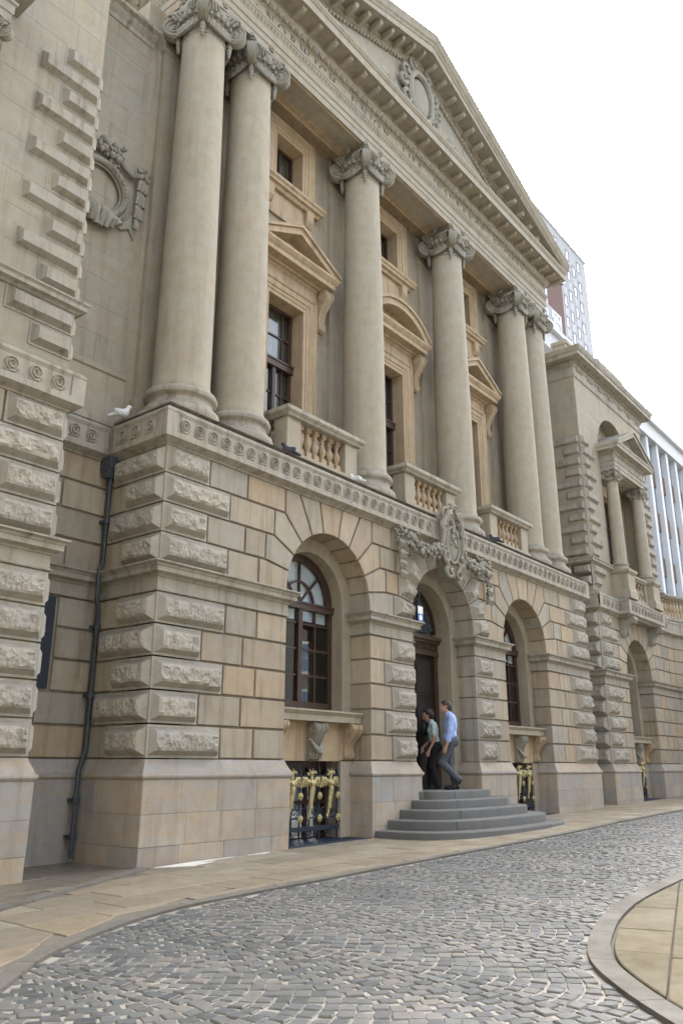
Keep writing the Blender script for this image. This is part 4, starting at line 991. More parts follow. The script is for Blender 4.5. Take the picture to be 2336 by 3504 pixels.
# carved shield and leaves in the tympanum
mb = MB(); cz = 17.42; y = EY-.03
mb.lathe([(.001, -.16), (.25, -.15), (.40, -.09), (.46, 0)], (0, 0, 0), 24, axis='y'); mb.xf(lambda p: (CX+p[0], y+p[1], cz+p[2]*1.35))
ring = [(CX+.50*math.cos(2*math.pi*i/28), y-.10, cz+.70*math.sin(2*math.pi*i/28)) for i in range(29)]; mb.tube(ring, .085, 7)
for sg in (-1, 1):
    for (px, pz, r, a0, tr) in ((.62, .42, .24, 200, 500), (.60, -.40, .24, 160, -480), (.30, .88, .20, 250, 480), (.27, -.82, .18, 100, -420), (.80, .05, .17, 180, 430)):
        pts = [(CX+sg*(px+r*(1-i/22*.88)*math.cos(R(a0+tr*i/22))), y-.08-.06*(i/22), cz+pz+r*(1-i/22*.88)*math.sin(R(a0+tr*i/22))) for i in range(23)]; mb.tube(pts, [.07*(1-.55*i/22) for i in range(23)], 6)
    for k in range(7):
        bx = CX+sg*(1.15+.30*k); h_ = .62-.075*k
        for q in (-.5, 0, .5): mb.tube([(bx, y-.04, 16.35), (bx+sg*(.1+q*.1), y-.10, 16.35+h_*.6), (bx+sg*(.22+q*.25), y-.12, 16.35+h_), (bx+sg*(.32+q*.3), y-.06, 16.35+h_*.92)], [.09, .085, .06, .02], 6)
    mb.tube([(CX+sg*.5, y-.06, 16.75), (CX+sg*1.0, y-.09, 16.5), (CX+sg*2.0, y-.08, 16.4), (CX+sg*3.4, y-.05, 16.33)], [.12, .13, .1, .05], 7)
mb.build('carved_shield', 'carve', ped, smooth=40)
# ---- upper link walls, parapets
for s in (0, 1):
    x0, x1 = (-1.6, .1) if s == 0 else (PW-.1, PW+1.6)
    mb = MB(); mb.box(x0, x1, UW+.006, UW+.5, 6.15, 13.7); lw = mb.build('upper_link_wall', 'upper', BLD)
    zc = [7.12+.49*i for i in range(13)]+[13.1, 13.42, 13.72]
    for c in range(len(zc)-1):
        cuts = [x0]+([x0+rnd.uniform(.5, 1.2)] if rnd.random() < .75 else [])+[x1]
        for k in range(len(cuts)-1):
            if zc[c+1]-zc[c] < .02: continue
            mb = MB(); mb.cbox(cuts[k]+.0008, cuts[k+1]-.0008, UW-.002, UW+.02, zc[c]+.0008, zc[c+1]-.0008, .002); mb.build('ashlar_block', 'upper', lw)
    mb = MB(); p = [(x0, UW), (x1, UW)]; mb.sweep(p, [(-.05, 13.70), (.02, 13.70), (.04, 13.78), (.10, 13.84), (.13, 13.90), (.20, 13.94), (.20, 14.0), (-.6, 14.06)]); mb.build('parapet', 'trim', lw, smooth=20)
    mb = MB(); mb.box(x0-.3, x1+.3, UW+.3, 9, 6.2, 13.98); mb.build('roof', 'trim', BLD)
    mb = MB(); mb.sweep(p, [(-.05, 6.2), (.06, 6.2), (.06, 6.98), (.09, 7.0), (.10, 7.05), (.07, 7.09), (.02, 7.12), (-.05, 7.12)]); mb.build('wall_base', 'smooth', lw, smooth=20)
# ================================================================ WINDOWS AND DOOR OF THE GROUND STOREY
def ground_window(cx, y0, parent, r=1.09, detail=True):
    """inner stone frame, wooden window with fanlight, sill on consoles; y0 = wall face"""
    W = obj('window', None, parent); ri = .865; zb = 2.12; ya, yb = y0+.45, y0+.69
    mb = MB(); A_ = arc(cx, ZS, r+.12, 0, 180, 24); B_ = arc(cx, ZS, ri, 180, 0, 24)
    mb.prism(ccw([(cx+r+.12, zb-.1)]+A_+[(cx-r-.12, zb-.1), (cx-ri, zb-.1)]+B_+[(cx+ri, zb-.1)]), ya, yb+.12); mb.build('surround', 'smooth', W, smooth=20)
    y = yb; mb = MB(); t = .07
    def ring(rr, tt, ya_, yb_): mb.prism(ccw(arc(cx, ZS, rr, 0, 180, 24)+arc(cx, ZS, rr-tt, 180, 0, 24)), ya_, yb_)
    ring(ri+.01, .1, y, y+.09); ring(ri-.08, .05, y+.01, y+.08); ring(.40, .035, y+.02, y+.07)
    mb.box(cx-ri, cx+ri, y-.04, y+.1, 3.84, 3.95); mb.box(cx-ri, cx+ri, y-.06, y+.1, 3.93, 3.965)
    for sg in (-1, 1): a, b = sorted((cx+sg*ri, cx+sg*(ri-.09))); mb.box(a, b, y, y+.09, zb, 3.85)
    mb.box(cx-.05, cx+.05, y-.01, y+.1, zb, 3.85); mb.box(cx-ri, cx+ri, y-.005, y+.1, zb, zb+.14)
    for a in (45, 90, 135):
        d = Vector((math.cos(R(a)), math.sin(R(a)))); n_ = Vector((-d.y, d.x))*.016; p, q = Vector((cx, ZS))+d*.06, Vector((cx, ZS))+d*(ri-.08); mb.prism(ccw([tuple(p+n_), tuple(q+n_), tuple(q-n_), tuple(p-n_)]), y+.02, y+.07)
    for sg in (-1, 1):
        c2 = cx+sg*.42; mb.box(c2-.015, c2+.015, y+.02, y+.07, zb+.14, 3.84); a, b = sorted((cx+sg*.07, cx+sg*(ri-.09)))
        for k in range(1, 4): z = zb+.14+(3.84-zb-.14)*k/3.55; mb.box(a, b, y+.021, y+.069, z-.016, z+.016) if k < 4 else None
    mb.build('frame', 'wood', W)
    for sg in (-1, 1):
        for (u0, u1) in ((.07, .42), (.42, .775)):
            a, b = sorted((cx+sg*u0, cx+sg*u1)); z0 = zb+.14; zs_ = [z0]+[z0+(3.84-z0)*k/3.55 for k in (1, 2, 3)]+[3.84]
            for k in range(4): pane(W, a, b, y+.04, zs_[k], zs_[k+1])
    for k in range(4):
        a0 = 45*k; mb = MB(); mb.prism(ccw(arc(cx, ZS, .775, a0, a0+45, 6)+arc(cx, ZS, .39, a0+45, a0, 4)), y+.04, y+.046); mb.build('pane', 'glass', W)
        mb = MB(); mb.prism(ccw(arc(cx, ZS, .37, a0, a0+45, 4)+[(cx, ZS)]), y+.04, y+.046); mb.build('pane', 'glass', W)
    mb = MB(); x0, x1 = cx-1.8, cx+1.8
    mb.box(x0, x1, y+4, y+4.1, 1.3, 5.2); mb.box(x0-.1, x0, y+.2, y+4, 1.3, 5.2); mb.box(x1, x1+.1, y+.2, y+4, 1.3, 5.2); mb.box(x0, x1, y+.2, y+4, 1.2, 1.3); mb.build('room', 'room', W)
    mb = MB(); mb.box(x0, x1, y+.25, y+4, 4.95, 5.0); mb.build('ceiling', 'white', W)
    mb = MB(); mb.box(cx-ri, cx+ri, y+.10, y+.108, 3.66, 4.85); mb.build('blind', 'white', W)
    # sill and apron with consoles
    x0, x1 = cx-r, cx+r; mb = MB(); ys = y0+.2
    mb.sweep([(x0, ys), (x1, ys)], [(-.5, 1.92), (.0, 1.92), (.0, 2.02), (.015, 2.03), (.03, 2.055), (.05, 2.07), (.05, 2.10), (-.5, 2.14)]); mb.build('sill', 'smooth', W, smooth=20)
    mb = MB(); mb.box(x0, x1, y0+.40, y0+.62, 1.30, 1.925); ap = mb.build('apron', 'warm', W)
    mb = MB(); console(mb, cx, y0+.42, 1.90, .60, .26, .24)
    for i in range(11):
        u = -1+2*i/10; mb.sphere((cx+.145*u, y0+.22+.09*abs(u), 1.48+.15*abs(u)**1.6), .042-.012*abs(u), 7, 5)
        mb.sphere((cx+.11*u, y0+.19+.08*abs(u), 1.43+.13*abs(u)**1.6), .036-.012*abs(u), 7, 5)
    mb.build('garland_console', 'carve', W, smooth=40)
    for sg in (-1, 1): mb = MB(); console(mb, cx+sg*(r-.14), y0+.5, 1.92, .60, .25, .36); mb.build('scroll_console', 'warm', W, smooth=40)
    # basement light
    Bw = obj('basement_window', None, parent)
    for sg in (-1, 1):
        mb = MB(); a, b = sorted((cx+sg*.76, cx+sg*(r+.02))); mb.box(a, b, y0+.40, y0+1.0, -.1, 1.32); mb.build('jamb', 'plinth', Bw)
    mb = MB(); y = y0+.72; mb.box(cx-.78, cx+.78, y, y+.06, 1.12, 1.31); 
    for u in (-.74, -.25, .25, .74): mb.box(cx+u-.035, cx+u+.035, y, y+.06, 0, 1.2)
    mb.box(cx-.78, cx+.78, y+.001, y+.061, .62, .68); mb.box(cx-.78, cx+.78, y+.001, y+.061, .0, .12); mb.build('frame', 'wood', Bw)
    for u in (-.74, -.25, .24): pane(Bw, cx+u+.03, cx+u+.47, y+.03, .68, 1.12); pane(Bw, cx+u+.03, cx+u+.47, y+.03, .12, .62)
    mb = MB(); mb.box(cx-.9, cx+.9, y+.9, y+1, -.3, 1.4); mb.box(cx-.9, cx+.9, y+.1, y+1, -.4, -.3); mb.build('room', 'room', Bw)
    mb = MB(); mb.box(cx-.6, cx-.1, y+.25, y+.26, .55, 1.2); mb.box(cx+.05, cx+.5, y+.25, y+.26, .5, 1.2); mb.build('paper_blind', 'curtain', Bw)
    return W
def griffin_mesh():
    def mk():
        f = []
        f += [s_ell((0, -.035, .02), (.05, .04, .075)), s_cap((0, -.02, .10), (.005, -.03, .18), .032, .026), s_cap((0, -.03, .19), (.035, -.06, .215), .033, .02), s_cap((.035, -.06, .215), (.06, -.075, .19), .018, .012)]
        f += [s_cap((-.02, -.025, .21), (-.045, -.01, .255), .014, .006), s_cap((.012, -.03, .22), (.03, -.03, .27), .012, .005), s_cap((-.025, -.01, .19), (-.05, 0, .16), .02, .012)]
        f += [s_cap((0, -.04, -.04), (-.03, -.035, -.2), .042, .030), s_cap((-.03, -.035, -.2), (-.055, -.02, -.44), .030, .02), s_ell((-.058, -.015, -.47), (.03, .012, .045))]
        for sg in (-1, 1):
            f.append(s_cap((sg*.045, -.03, .05), (sg*.12, -.015, .115), .026, .022)); f.append(s_cap((sg*.12, -.015, .115), (sg*.205, -.01, .125), .022, .014))
            for k in range(8):
                t = k/7; bx, bz = sg*(.06+.14*(1-t)), .06+.06*(1-t); L = .15-.03*t
                f.append(s_cap((bx, -.02-.014*(k % 2), bz), (bx+sg*(.035-.05*t), -.012-.014*(k % 2), bz-L*(1-.5*t)), .013, .009))
            f.append(s_ell((sg*.035, -.065, .035), (.026, .026, .03)))
        for k in range(6): z = -.05-.055*k; f.append(s_ell((.02-.008*k, -.06+.005*k, z), (.028, .018, .035)))
        return sdf_mesh('griffin', s_un(f, .0045), (-.26, -.11, -.53), (.26, .03, .29), .0065, 'gold')
    return cached('griffin', mk)
def rosette_mesh():
    def mk():
        mb = MB(); mb.sphere((0, -.03, 0), .022, 8, 5)
        for k in range(8): a = 2*math.pi*k/8; mb.sphere((.042*math.cos(a), -.015, .042*math.sin(a)), .021, 7, 4, (1, .7, 1)); mb.sphere((.026*math.cos(a+.39), -.026, .026*math.sin(a+.39)), .014, 6, 4)
        return mb.mesh('rosette', 'gold', smooth=1)
    return cached('rosette', mk)
def grille(cx, y0, base, label):
    G = thing('window_grille', label, 'grille', (cx, y0+.44, base), 'gilded basement grilles'); gx = [-.715, -.2383, .2383, .715]
    for x in gx:
        mb = MB(); mb.tube([(x, 0, .02), (x, 0, 1.02)], .014, 8); mb.tube([(x, 0, 1.0), (x, 0, 1.06), (x, 0, 1.09), (x, 0, 1.13), (x, 0, 1.26)], [.014, .028, .018, .016, .003], 8); mb.build('picket', 'iron', G)
        for z in (.34, .68): obj('rosette', rosette_mesh(), G, (x, -.012, z))
    for z, h in ((.98, .022), (.19, .035), (.35, .012)): mb = MB(); mb.box(-.78, .78, -.012, .012, z-h, z+h); mb.build('rail', 'iron', G)
    for i, x in enumerate((-.4767, 0, .4767)):
        mb = MB(); mb.box(x-.016, x+.016, -.01, .01, .10, 1.0); mb.build('bar', 'iron', G)
        obj('griffin', griffin_mesh(), G, (x+.01, -.02, .84))
        for sg in (-1, 1):
            mb = MB(); mb.tube([(x+sg*(.12+.085*(1-i_/20*.8)*math.cos(R(-90+i_*24))), 0, .44+.085*(1-i_/20*.8)*math.sin(R(-90+i_*24))) for i_ in range(21)], .01, 5)
            mb.tube([(x+sg*(.035+.03*math.cos(R(90-i_*18))), 0, .12+.03*math.sin(R(90-i_*18))) for i_ in range(15)], .012, 5); mb.build('scroll', 'iron', G)
    return G
def grating(cx, y0, label):
    b = gz(cx); Gt = thing('floor_grating', label, 'grating', (cx, 0, b), 'basement light gratings')
    mb = MB(); ya, yb = y0-.03, y0+.72
    for k in range(54): x = -.98+1.96*k/53; mb.box(x-.008, x+.008, ya, yb, .018, .046)
    mb.box(-1.0, 1.0, ya-.03, ya, .0, .05); mb.box(-1, 1, ya+.3, ya+.33, .012, .040); o = mb.build('bars', 'grate', Gt)
    o['kind'] = 'stuff'
    return Gt
for cx, d_, lab in ((BAYS[0], 'beside the wide corner pier', ''), (BAYS[2], 'beyond the entrance steps', '')):
    ground_window(cx, 0, BLD); grille(cx, 0, gz(cx)+.03, 'dark iron grille with gilded winged griffins and rosettes '+d_); grating(cx, 0, 'dark iron floor grating under basement window '+d_)
# ---- entrance
D_ = obj('entrance_door', None, BLD); ri = .935; ya, yb = .45, .62
mb = MB(); mb.prism(ccw([(CX+1.28, .79)]+arc(CX, ZS, 1.28, 0, 180, 24)+[(CX-1.28, .79), (CX-ri, .79)]+arc(CX, ZS, ri, 180, 0, 24)+[(CX+ri, .79)]), ya, .90); mb.build('surround', 'smooth', D_, smooth=20)
y = .80; mb = MB(); mb.prism(ccw(arc(CX, ZS, ri+.01, 0, 180, 24)+arc(CX, ZS, ri-.07, 180, 0, 24)), y, y+.1)
for sg in (-1, 1): a, b = sorted((CX+sg*ri, CX+sg*(ri-.13))); mb.box(a, b, y-.02, y+.12, .79, 3.5)
for z0, z1, o in ((3.46, 3.56, .05), (3.56, 3.72, .02), (3.72, 3.78, .08), (3.78, 3.86, .13)): mb.box(CX-ri, CX+ri, y-o, y+.12, z0, z1)
for i in range(26): x = CX-.9+1.8*i/25; mb.box(x-.02, x+.02, y-.04, y, 3.58, 3.70)
mb.build('frame', 'wood', D_)
for sg in (-1, 1):
    mb = MB(); a, b = sorted((CX+sg*.01, CX+sg*(ri-.13))); mb.box(a, b, y+.05, y+.11, .80, 3.47)
    for z0, z1 in ((.95, 1.55), (1.68, 2.5), (2.62, 3.35)):
        mb.box(a+.1, b-.1, y+.03, y+.06, z0, z1); mb.box(a+.16, b-.16, y+.015, y+.05, z0+.07, z1-.07)
    lf = mb.build('door_leaf', 'darkwood', D_)
    mb = MB(); cxh = CX+sg*.42; mb.lathe([(.02, -.1), (.09, -.09), (.13, -.04), (.14, 0)], (cxh, y+.02, 2.02), 16, axis='y'); mb.xf(lambda p: (p[0], p[1], 2.02+(p[2]-2.02)*1.55))
    mb.tube([(cxh+.08*math.cos(2*math.pi*i/16), y-.08, 1.93+.1*math.sin(2*math.pi*i/16)) for i in range(17)], .014, 6)
    for k in range(6): a_ = 2*math.pi*k/6; mb.sphere((cxh+.06*math.cos(a_), y-.07, 2.06+.1*math.sin(a_)), .035, 7, 5)
    mb.build('door_knocker', 'iron', lf, smooth=40)
mb = MB(); mb.prism(ccw(arc(CX, ZS-.1, ri-.06, 0, 180, 24)), y+.09, y+.1); mb.build('fanlight_back', 'room', D_)
mb = MB(); rg = random.Random(3)
for k in range(9):
    a = R(10+20*k); d = Vector((math.cos(a), math.sin(a)))
    mb.tube([(CX+d.x*t, y+.03, ZS-.06+d.y*t) for t in (.1, .5, .86)], .012, 5)
for rr in (.2, .38, .56, .74):
    for k in range(int(rr*26)):
        a = R(6+168*(k+.5)/int(rr*26)); c = (CX+rr*math.cos(a), ZS-.04+rr*math.sin(a)); s0 = rg.choice((-1, 1)); ph = rg.uniform(0, 360)
        mb.tube([(c[0]+.085*(1-i/18*.85)*math.cos(R(ph+s0*i*28)), y+.02, c[1]+.085*(1-i/18*.85)*math.sin(R(ph+s0*i*28))) for i in range(19)], .015, 5)
o = mb.build('fanlight_scrollwork', 'scrolliron', D_); o['kind'] = 'stuff'
M['signblue'] = simple('sign_blue', (.05, .12, .42), .4, .2, 8, 0); 
S_ = thing('hanging_sign', 'small blue and white framed sign hanging in the doorway arch', 'sign', (6.62, .12, 3.94))
mb = MB(); mb.box(-.10, .10, 0, .05, 0, .33); mb.build('case', 'iron', S_)
mb = MB(); mb.box(-.085, .085, -.006, 0, .17, .315); mb.build('white_panel', 'white', S_); mb = MB(); mb.box(-.085, .085, -.006, 0, .015, .168); mb.build('blue_panel', 'signblue', S_)
mb = MB(); mb.lathe([(.03, 0), (.055, 0), (.055, -.004), (.03, -.004)], (0, -.006, .09), 18, axis='y'); mb.build('ring_emblem', 'white', S_)
mb = MB(); mb.tube([(0, .02, .32), (0, .02, .9)], .008, 6); mb.build('hanger', 'iron', S_)
# ---- steps
ST = thing('entrance_steps', 'five curved grey granite steps rising to the entrance', 'steps', (CX, -.08, 0))
tops = [.20, .35, .50, .645, .79]
def se(a, b, n=36, p=3.4): return [(-a*abs(math.cos(t))**(2/p)*(1 if math.cos(t) > 0 else -1), -b*abs(math.sin(t))**(2/p)) for t in [math.pi*i/n for i in range(n+1)]]
for k in range(5):
    a = 2.56-.365*k; b = 1.52-.30*k; pts = se(a, b); z1 = tops[k]; z0 = (tops[k-1] if k else -.05)
    stp = obj('step', None, ST); jn = [0]+sorted(rnd.sample(range(8, 29), 3 if k < 3 else 2 if k < 4 else 1))+[36]
    jn = [j for i, j in enumerate(jn) if i == 0 or j-jn[i-1] > 4 or j == 36]
    for i in range(len(jn)-1):
        f = pts[jn[i]:jn[i+1]+1]; 
        lip = .0; prof = [(-.30, z0-.02), (0, z0-.02), (.004, z1-.03), (.002, z1-.012), (-.010, z1), (-.45 if k < 4 else -.2, z1+.001)]
        d0 = Vector(f[1])-Vector(f[0]); d1 = Vector(f[-1])-Vector(f[-2]); f = list(f); f[0] = tuple(Vector(f[0])+d0.normalized()*(.006 if i else 0)); f[-1] = tuple(Vector(f[-1])-d1.normalized()*(.006 if i < len(jn)-2 else 0))
        mb = MB(); 
        # outward normal towards the street: path runs left to right
        mb.sweep([(x, y_) for x, y_ in f], prof); mb.build('step_stone', 'step', stp, smooth=30)
    poly = se(a-.1, b-.1)
    mb = MB(); mb.prism_z(ccw(poly), z0-.05, z1-.004); mb.build('tread', 'step', stp)
mb = MB(); mb.box(-1.2, 1.2, -.02, 1.1, -.1, .786); mb.build('landing', 'step', ST)
# ---- cartouche and garlands over the door
def garland_fn(pts, r0, rg, dense=1.0):
    f = []
    for i in range(len(pts)-1):
        a, b = Vector(pts[i]), Vector(pts[i+1]); n_ = max(2, int((b-a).length/.055*dense))
        for k in range(n_):
            p = a+(b-a)*(k/n_)
            for _ in range(2):
                q = p+Vector((rg.uniform(-1, 1), rg.uniform(-.9, .1), rg.uniform(-1, 1)))*r0*.75; f.append((q, r0*rg.uniform(.38, .62)))
    return f
rg = random.Random(11)
for sg in (-1, 1):
    mb = MB(); y = -.10
    hang = [(CX+sg*1.70, y, 5.46), (CX+sg*1.72, y, 5.2), (CX+sg*1.70, y, 4.95), (CX+sg*1.69, y, 4.66)]
    swag = [(CX+sg*1.60, y-.03, 5.44), (CX+sg*1.35, y-.08, 5.36), (CX+sg*1.05, y-.13, 5.27), (CX+sg*.75, y-.15, 5.28), (CX+sg*.5, y-.14, 5.42)]
    def clump(pts, r0, n):
        for p, r in garland_fn(pts, r0, rg, n): mb.sphere(p, r*.62, 6, 5, (1, 1, rg.uniform(.8, 1.4)))
    clump(swag, .15, 2.4); clump([(CX+sg*1.80, y, 5.40), (CX+sg*1.78, y, 5.60), (CX+sg*1.6, y, 5.60), (CX+sg*1.40, y-.02, 5.52), (CX+sg*1.1, y-.02, 5.58)], .09, 1.6)
    clump(hang, .075, 1.8)
    for k in range(4):
        z = 5.36-.2*k
        for s2 in (-1, 0, 1): mb.tube([(CX+sg*1.70+s2*.03, y-.05, z), (CX+sg*1.70+s2*.075, y-.08, z-.06), (CX+sg*1.70+s2*.06, y-.06, z-.15)], [.035, .045, .018], 6)
    mb.build('garland', 'carve', BLD, smooth=50)
mb = MB(); cz = 5.62; y = -.22; start = 0
prof = [(.0, .72), (.2, .70), (.30, .60), (.27, .42), (.31, .22), (.33, .0), (.30, -.2), (.22, -.4), (.14, -.52), (.10, -.62), (.0, -.68)]
full = [(CX+a, cz+b) for a, b in prof]+[(CX-a, cz+b) for a, b in prof[-2:0:-1]]
mb.prism(ccw(full), y, .05, .03)
mb.lathe([(.001, -.10), (.12, -.085), (.2, -.04), (.235, 0)], (0, 0, 0), 20, axis='y'); k0 = len(mb.v)-20*4
mb.xf(lambda p: (CX+p[0], y+p[1]+.0, cz-.02+p[2]*1.55), k0)
mb.tube([(CX+.25*math.cos(2*math.pi*i/24), y-.04, cz-.02+.38*math.sin(2*math.pi*i/24)) for i in range(25)], .035, 6)
for sg in (-1, 1):
    for (px, pz, r, a0, tr, tk) in ((.26, .62, .15, 250, 520, .05), (.33, .30, .13, 120, -420, .05), (.30, -.30, .14, 180, 440, .045), (.16, -.62, .13, 60, -480, .05), (.10, .80, .10, 300, 480, .04)):
        pts = [(CX+sg*(px+r*(1-i/20*.86)*math.cos(R(a0+tr*i/20))), y-.03-.09*(i/20), cz+pz+r*(1-i/20*.86)*math.sin(R(a0+tr*i/20))) for i in range(21)]; mb.tube(pts, [tk*(1-.5*i/20) for i in range(21)], 6)
    mb.tube([(CX+sg*.08, y-.05, cz+.75), (CX+sg*.24, y-.07, cz+.62), (CX+sg*.37, y-.06, cz+.40), (CX+sg*.36, y-.05, cz+.1), (CX+sg*.40, y-.03, cz-.1), (CX+sg*.30, y-.05, cz-.38), (CX+sg*.16, y-.04, cz-.6)], [.03, .055, .06, .055, .05, .055, .03], 7)
for i in range(18): a = rg.uniform(0, 6.28); rr = rg.uniform(.02, .2); mb.sphere((CX+rr*math.cos(a)*.8, y-.10, cz+.02+rr*1.3*math.sin(a)), rg.uniform(.02, .045), 6, 4)
for k in range(5): mb.sphere((CX+rg.uniform(-.03, .03), y-.06, cz+.5-.06*k), .05, 6, 4)
mb.build('door_cartouche', 'carve', BLD, smooth=50)
# ---- drainpipe in the recess
P_ = obj('drainpipe', None, BLD); mb = MB(); px, py = -.055, 1.20
mb.tube([(px, py, 5.45), (px, py, 4.0), (px-.09, py-.06, 3.9), (px-.1, py-.08, 3.45), (px, py, 3.3), (px, py, 1.45), (px-.02, py-.01, 1.38), (px-.12, py-.05, 1.16), (px-.13, py-.07, 1.05), (px-.13, py-.07, .08)], .031, 10); mb.build('pipe', 'pipe', P_, smooth=40)
for z in (4.6, 3.05, 2.1): mb = MB(); mb.lathe([(.044, 0), (.048, .02), (.048, .06), (.044, .08)], (px, py, z), 12); mb.box(px-.05, px+.05, py+.03, py+.12, z+.02, z+.06); mb.build('pipe_collar', 'pipe', P_)
for z in (.75, .3): mb = MB(); mb.lathe([(.044, 0), (.048, .02), (.048, .06), (.044, .08)], (px-.13, py-.07, z), 12); mb.box(px-.18, px-.08, py-.04, py+.05, z+.02, z+.06); mb.build('pipe_collar', 'pipe', P_)
mb = MB(); mb.prism_x([(py-.12, 5.62), (py+.12, 5.62), (py+.12, 5.45), (py+.05, 5.3), (py-.05, 5.3), (py-.12, 5.45)], px-.12, px+.12); mb.build('rainwater_head', 'pipe', P_)
# ================================================================ END PAVILIONS (left one mirrored about the portico axis)
PY = .17; PWID = 6.06; UY = .25
cap_small = capital_mesh(.385, .50)
def pavilion(sg):
    X = (lambda u: PW+1.52+u) if sg > 0 else (lambda u: -1.52-u)
    cx = X(PWID/2); full = sg > 0
    def sx(a, b): return tuple(sorted((X(a), X(b))))
    pav = obj('pavilion', None, BLD)
    mb = MB(); U0, U1 = T_, PWID-T_; r = 1.09; c = PWID/2
    for a, b in ((U0, c-r-T_), (c+r+T_, U1)): x0, x1 = sx(a, b); mb.box(x0, x1, PY+T_, PY+.5, 0, 3.9)
    x0, x1 = sx(U0, U1); arch_hole_wall(mb, x0, x1, 3.88, 5.63, PY+T_+.003, PY+.5, cx, r+T_)
    x0, x1 = sx(T_, .5); mb.box(x0, x1, PY+T_+.002, LW+.2, 0, 6.2); x0, x1 = sx(0.02, PWID-.02); mb.box(x0, x1, PY+.02, 5, 5.62, 6.2)
    x0, x1 = sx(PWID-.5, PWID-.02); mb.box(x0, x1, PY+T_+.006, LW+.2, 0, 5.9)
    wall = mb.build('pavilion_wall', 'core', BLD)
    def bl(a, b, z0, z1, d=.1): x0, x1 = sx(a, b); block(x0, x1, z0, z1, PY, d, wall)
    for zz, nC in ((ZL, 5), (ZU, 4)):
        for k in range(nC):
            z0, z1 = zz[k], zz[k+1]; lo = (k % 2 == 0); L, D = (1.26, .80) if lo else (.83, 1.13)
            obj('quoin', quoin_mesh(L, D, z1-z0, -1 if sg > 0 else 1, seed3()), wall, (X(0), PY, z0))
            rd = LW-PY
            if sg > 0: rot_block((X(0), LW, z0), R(-90), rd-D, z1-z0, .1, wall)
            else: rot_block((X(0), PY+D, z0), R(90), rd-D, z1-z0, .1, wall)
            if zz is ZL:
                q = L+.42; bl(L, q, z0, z1); bl(q, c-r, z0, z1, .45); q2 = c+r+(.62 if lo else .85); bl(c+r, q2, z0, z1, .45); bl(q2, PWID-.75 if lo else PWID-.5, z0, z1); bl(PWID-.75 if lo else PWID-.5, PWID, z0, z1)
            else:
                o_ = ([0]+OUT)[k]
                if k: bl(L, c-o_, z0, z1); bl(c+o_, PWID-.75 if lo else PWID-.5, z0, z1); bl(PWID-.75 if lo else PWID-.5, PWID, z0, z1)
                else: bl(c+1.8, PWID, z0, z1)
    for p in vous_polys(cx, r, *( (X(1.26), X(c+1.8)) if sg > 0 else (X(c+1.8), X(1.26)) )): poly_stone(p, PY, .45, wall)
    def path(us): 
        p = [(X(u), y) for u, y in us]; return p if sg > 0 else p[::-1]
    for us in ([(0, LW), (0, PY), (c-r, PY), (c-r, PY+.47)], [(c+r, PY+.47), (c+r, PY), (PWID, PY)]): g = MB(); g.sweep(path(us), IMP); g.build('impost_moulding', 'trim', BLD, smooth=25)
    for us in ([(0, LW), (0, PY), (c-r, PY), (c-r, PY+.6)], [(c+r, PY+.6), (c+r, PY), (PWID, PY)]):
        pl = MB(); pa = path(us); pl.sweep(pa, prof_pl); pl.sweep(pa, [(-.3, -.15), (.045, -.15), (.057, 1.045), (-.3, 1.045)]); po = pl.build('plinth', 'plinth', BLD, smooth=25)
        for k in range(len(pa)-1):
            a, b = Vector(pa[k]), Vector(pa[k+1]); d = (b-a).normalized()
            if k > 0: a = a-d*E_
            if k < len(pa)-2: b = b+d*E_
            plinth_face(a, b, gz(a.x), po)
    S2 = MB(); S2.sweep(path([(0, LW), (0, PY), (c-1.5, PY), (c-1.5, PY-.30), (c+1.5, PY-.30), (c+1.5, PY), (PWID, PY)]), SCP)
    for a, b in ((-.149, .05),): x0, x1 = sx(a, b); S2.box(x0, x1, PY-.149, PY-.1, 5.75, 6.03)
    x0, x1 = sx(-.149, -.1); S2.box(x0, x1, PY-.148, PY+.05, 5.75, 6.03)
    for a, b in ((c-1.649, c-1.44), (c+1.44, c+1.649)): x0, x1 = sx(a, b); S2.box(x0, x1, PY-.449, PY-.40, 5.75, 6.03)
    x0, x1 = sx(c-1.5, c+1.5); S2.box(x0, x1, PY-.3, PY+.1, 5.60, 6.2); s2 = S2.build('string_course', 'trim', BLD, smooth=25)
    a, b = sx(.07, c-1.68); scrolls(s2, a, b, PY-.128); a, b = sx(c-1.42, c+1.42); scrolls(s2, a, b, PY-.428); a, b = sx(c+1.68, PWID-.1); scrolls(s2, a, b, PY-.128)
    if sg > 0: scrolls(s2, PY+.07, LW-.2, X(0)-.128, axis='y'); scrolls(s2, PY-.27, PY-.14, X(c-1.5)-.128, axis='y', step=.1)
    # upper wall
    mb = MB(); nr = 1.48; x0, x1 = sx(0, PWID); zsn = 11.12
    x0b, x1b = sx(0, c-nr); mb.box(x0b, x1b, UY, 2, 6.15, zsn); x0b, x1b = sx(c+nr, PWID); mb.box(x0b, x1b, UY, 2, 6.15, zsn)
    arch_hole_wall(mb, x0, x1, zsn, 13.25, UY, 2, cx, nr, zsn, n=28)
    wall_holes(mb, cx-nr, cx+nr, 6.15, 13.0, UY+.45, UY+.7, [(cx-.55, cx+.55, 7.2, 9.9)])
    uw = mb.build('pavilion_upper_wall', 'upper', BLD)
    # ashlar facing, slightly proud, fine joints
    zc = [7.15+.505*i for i in range(13)]
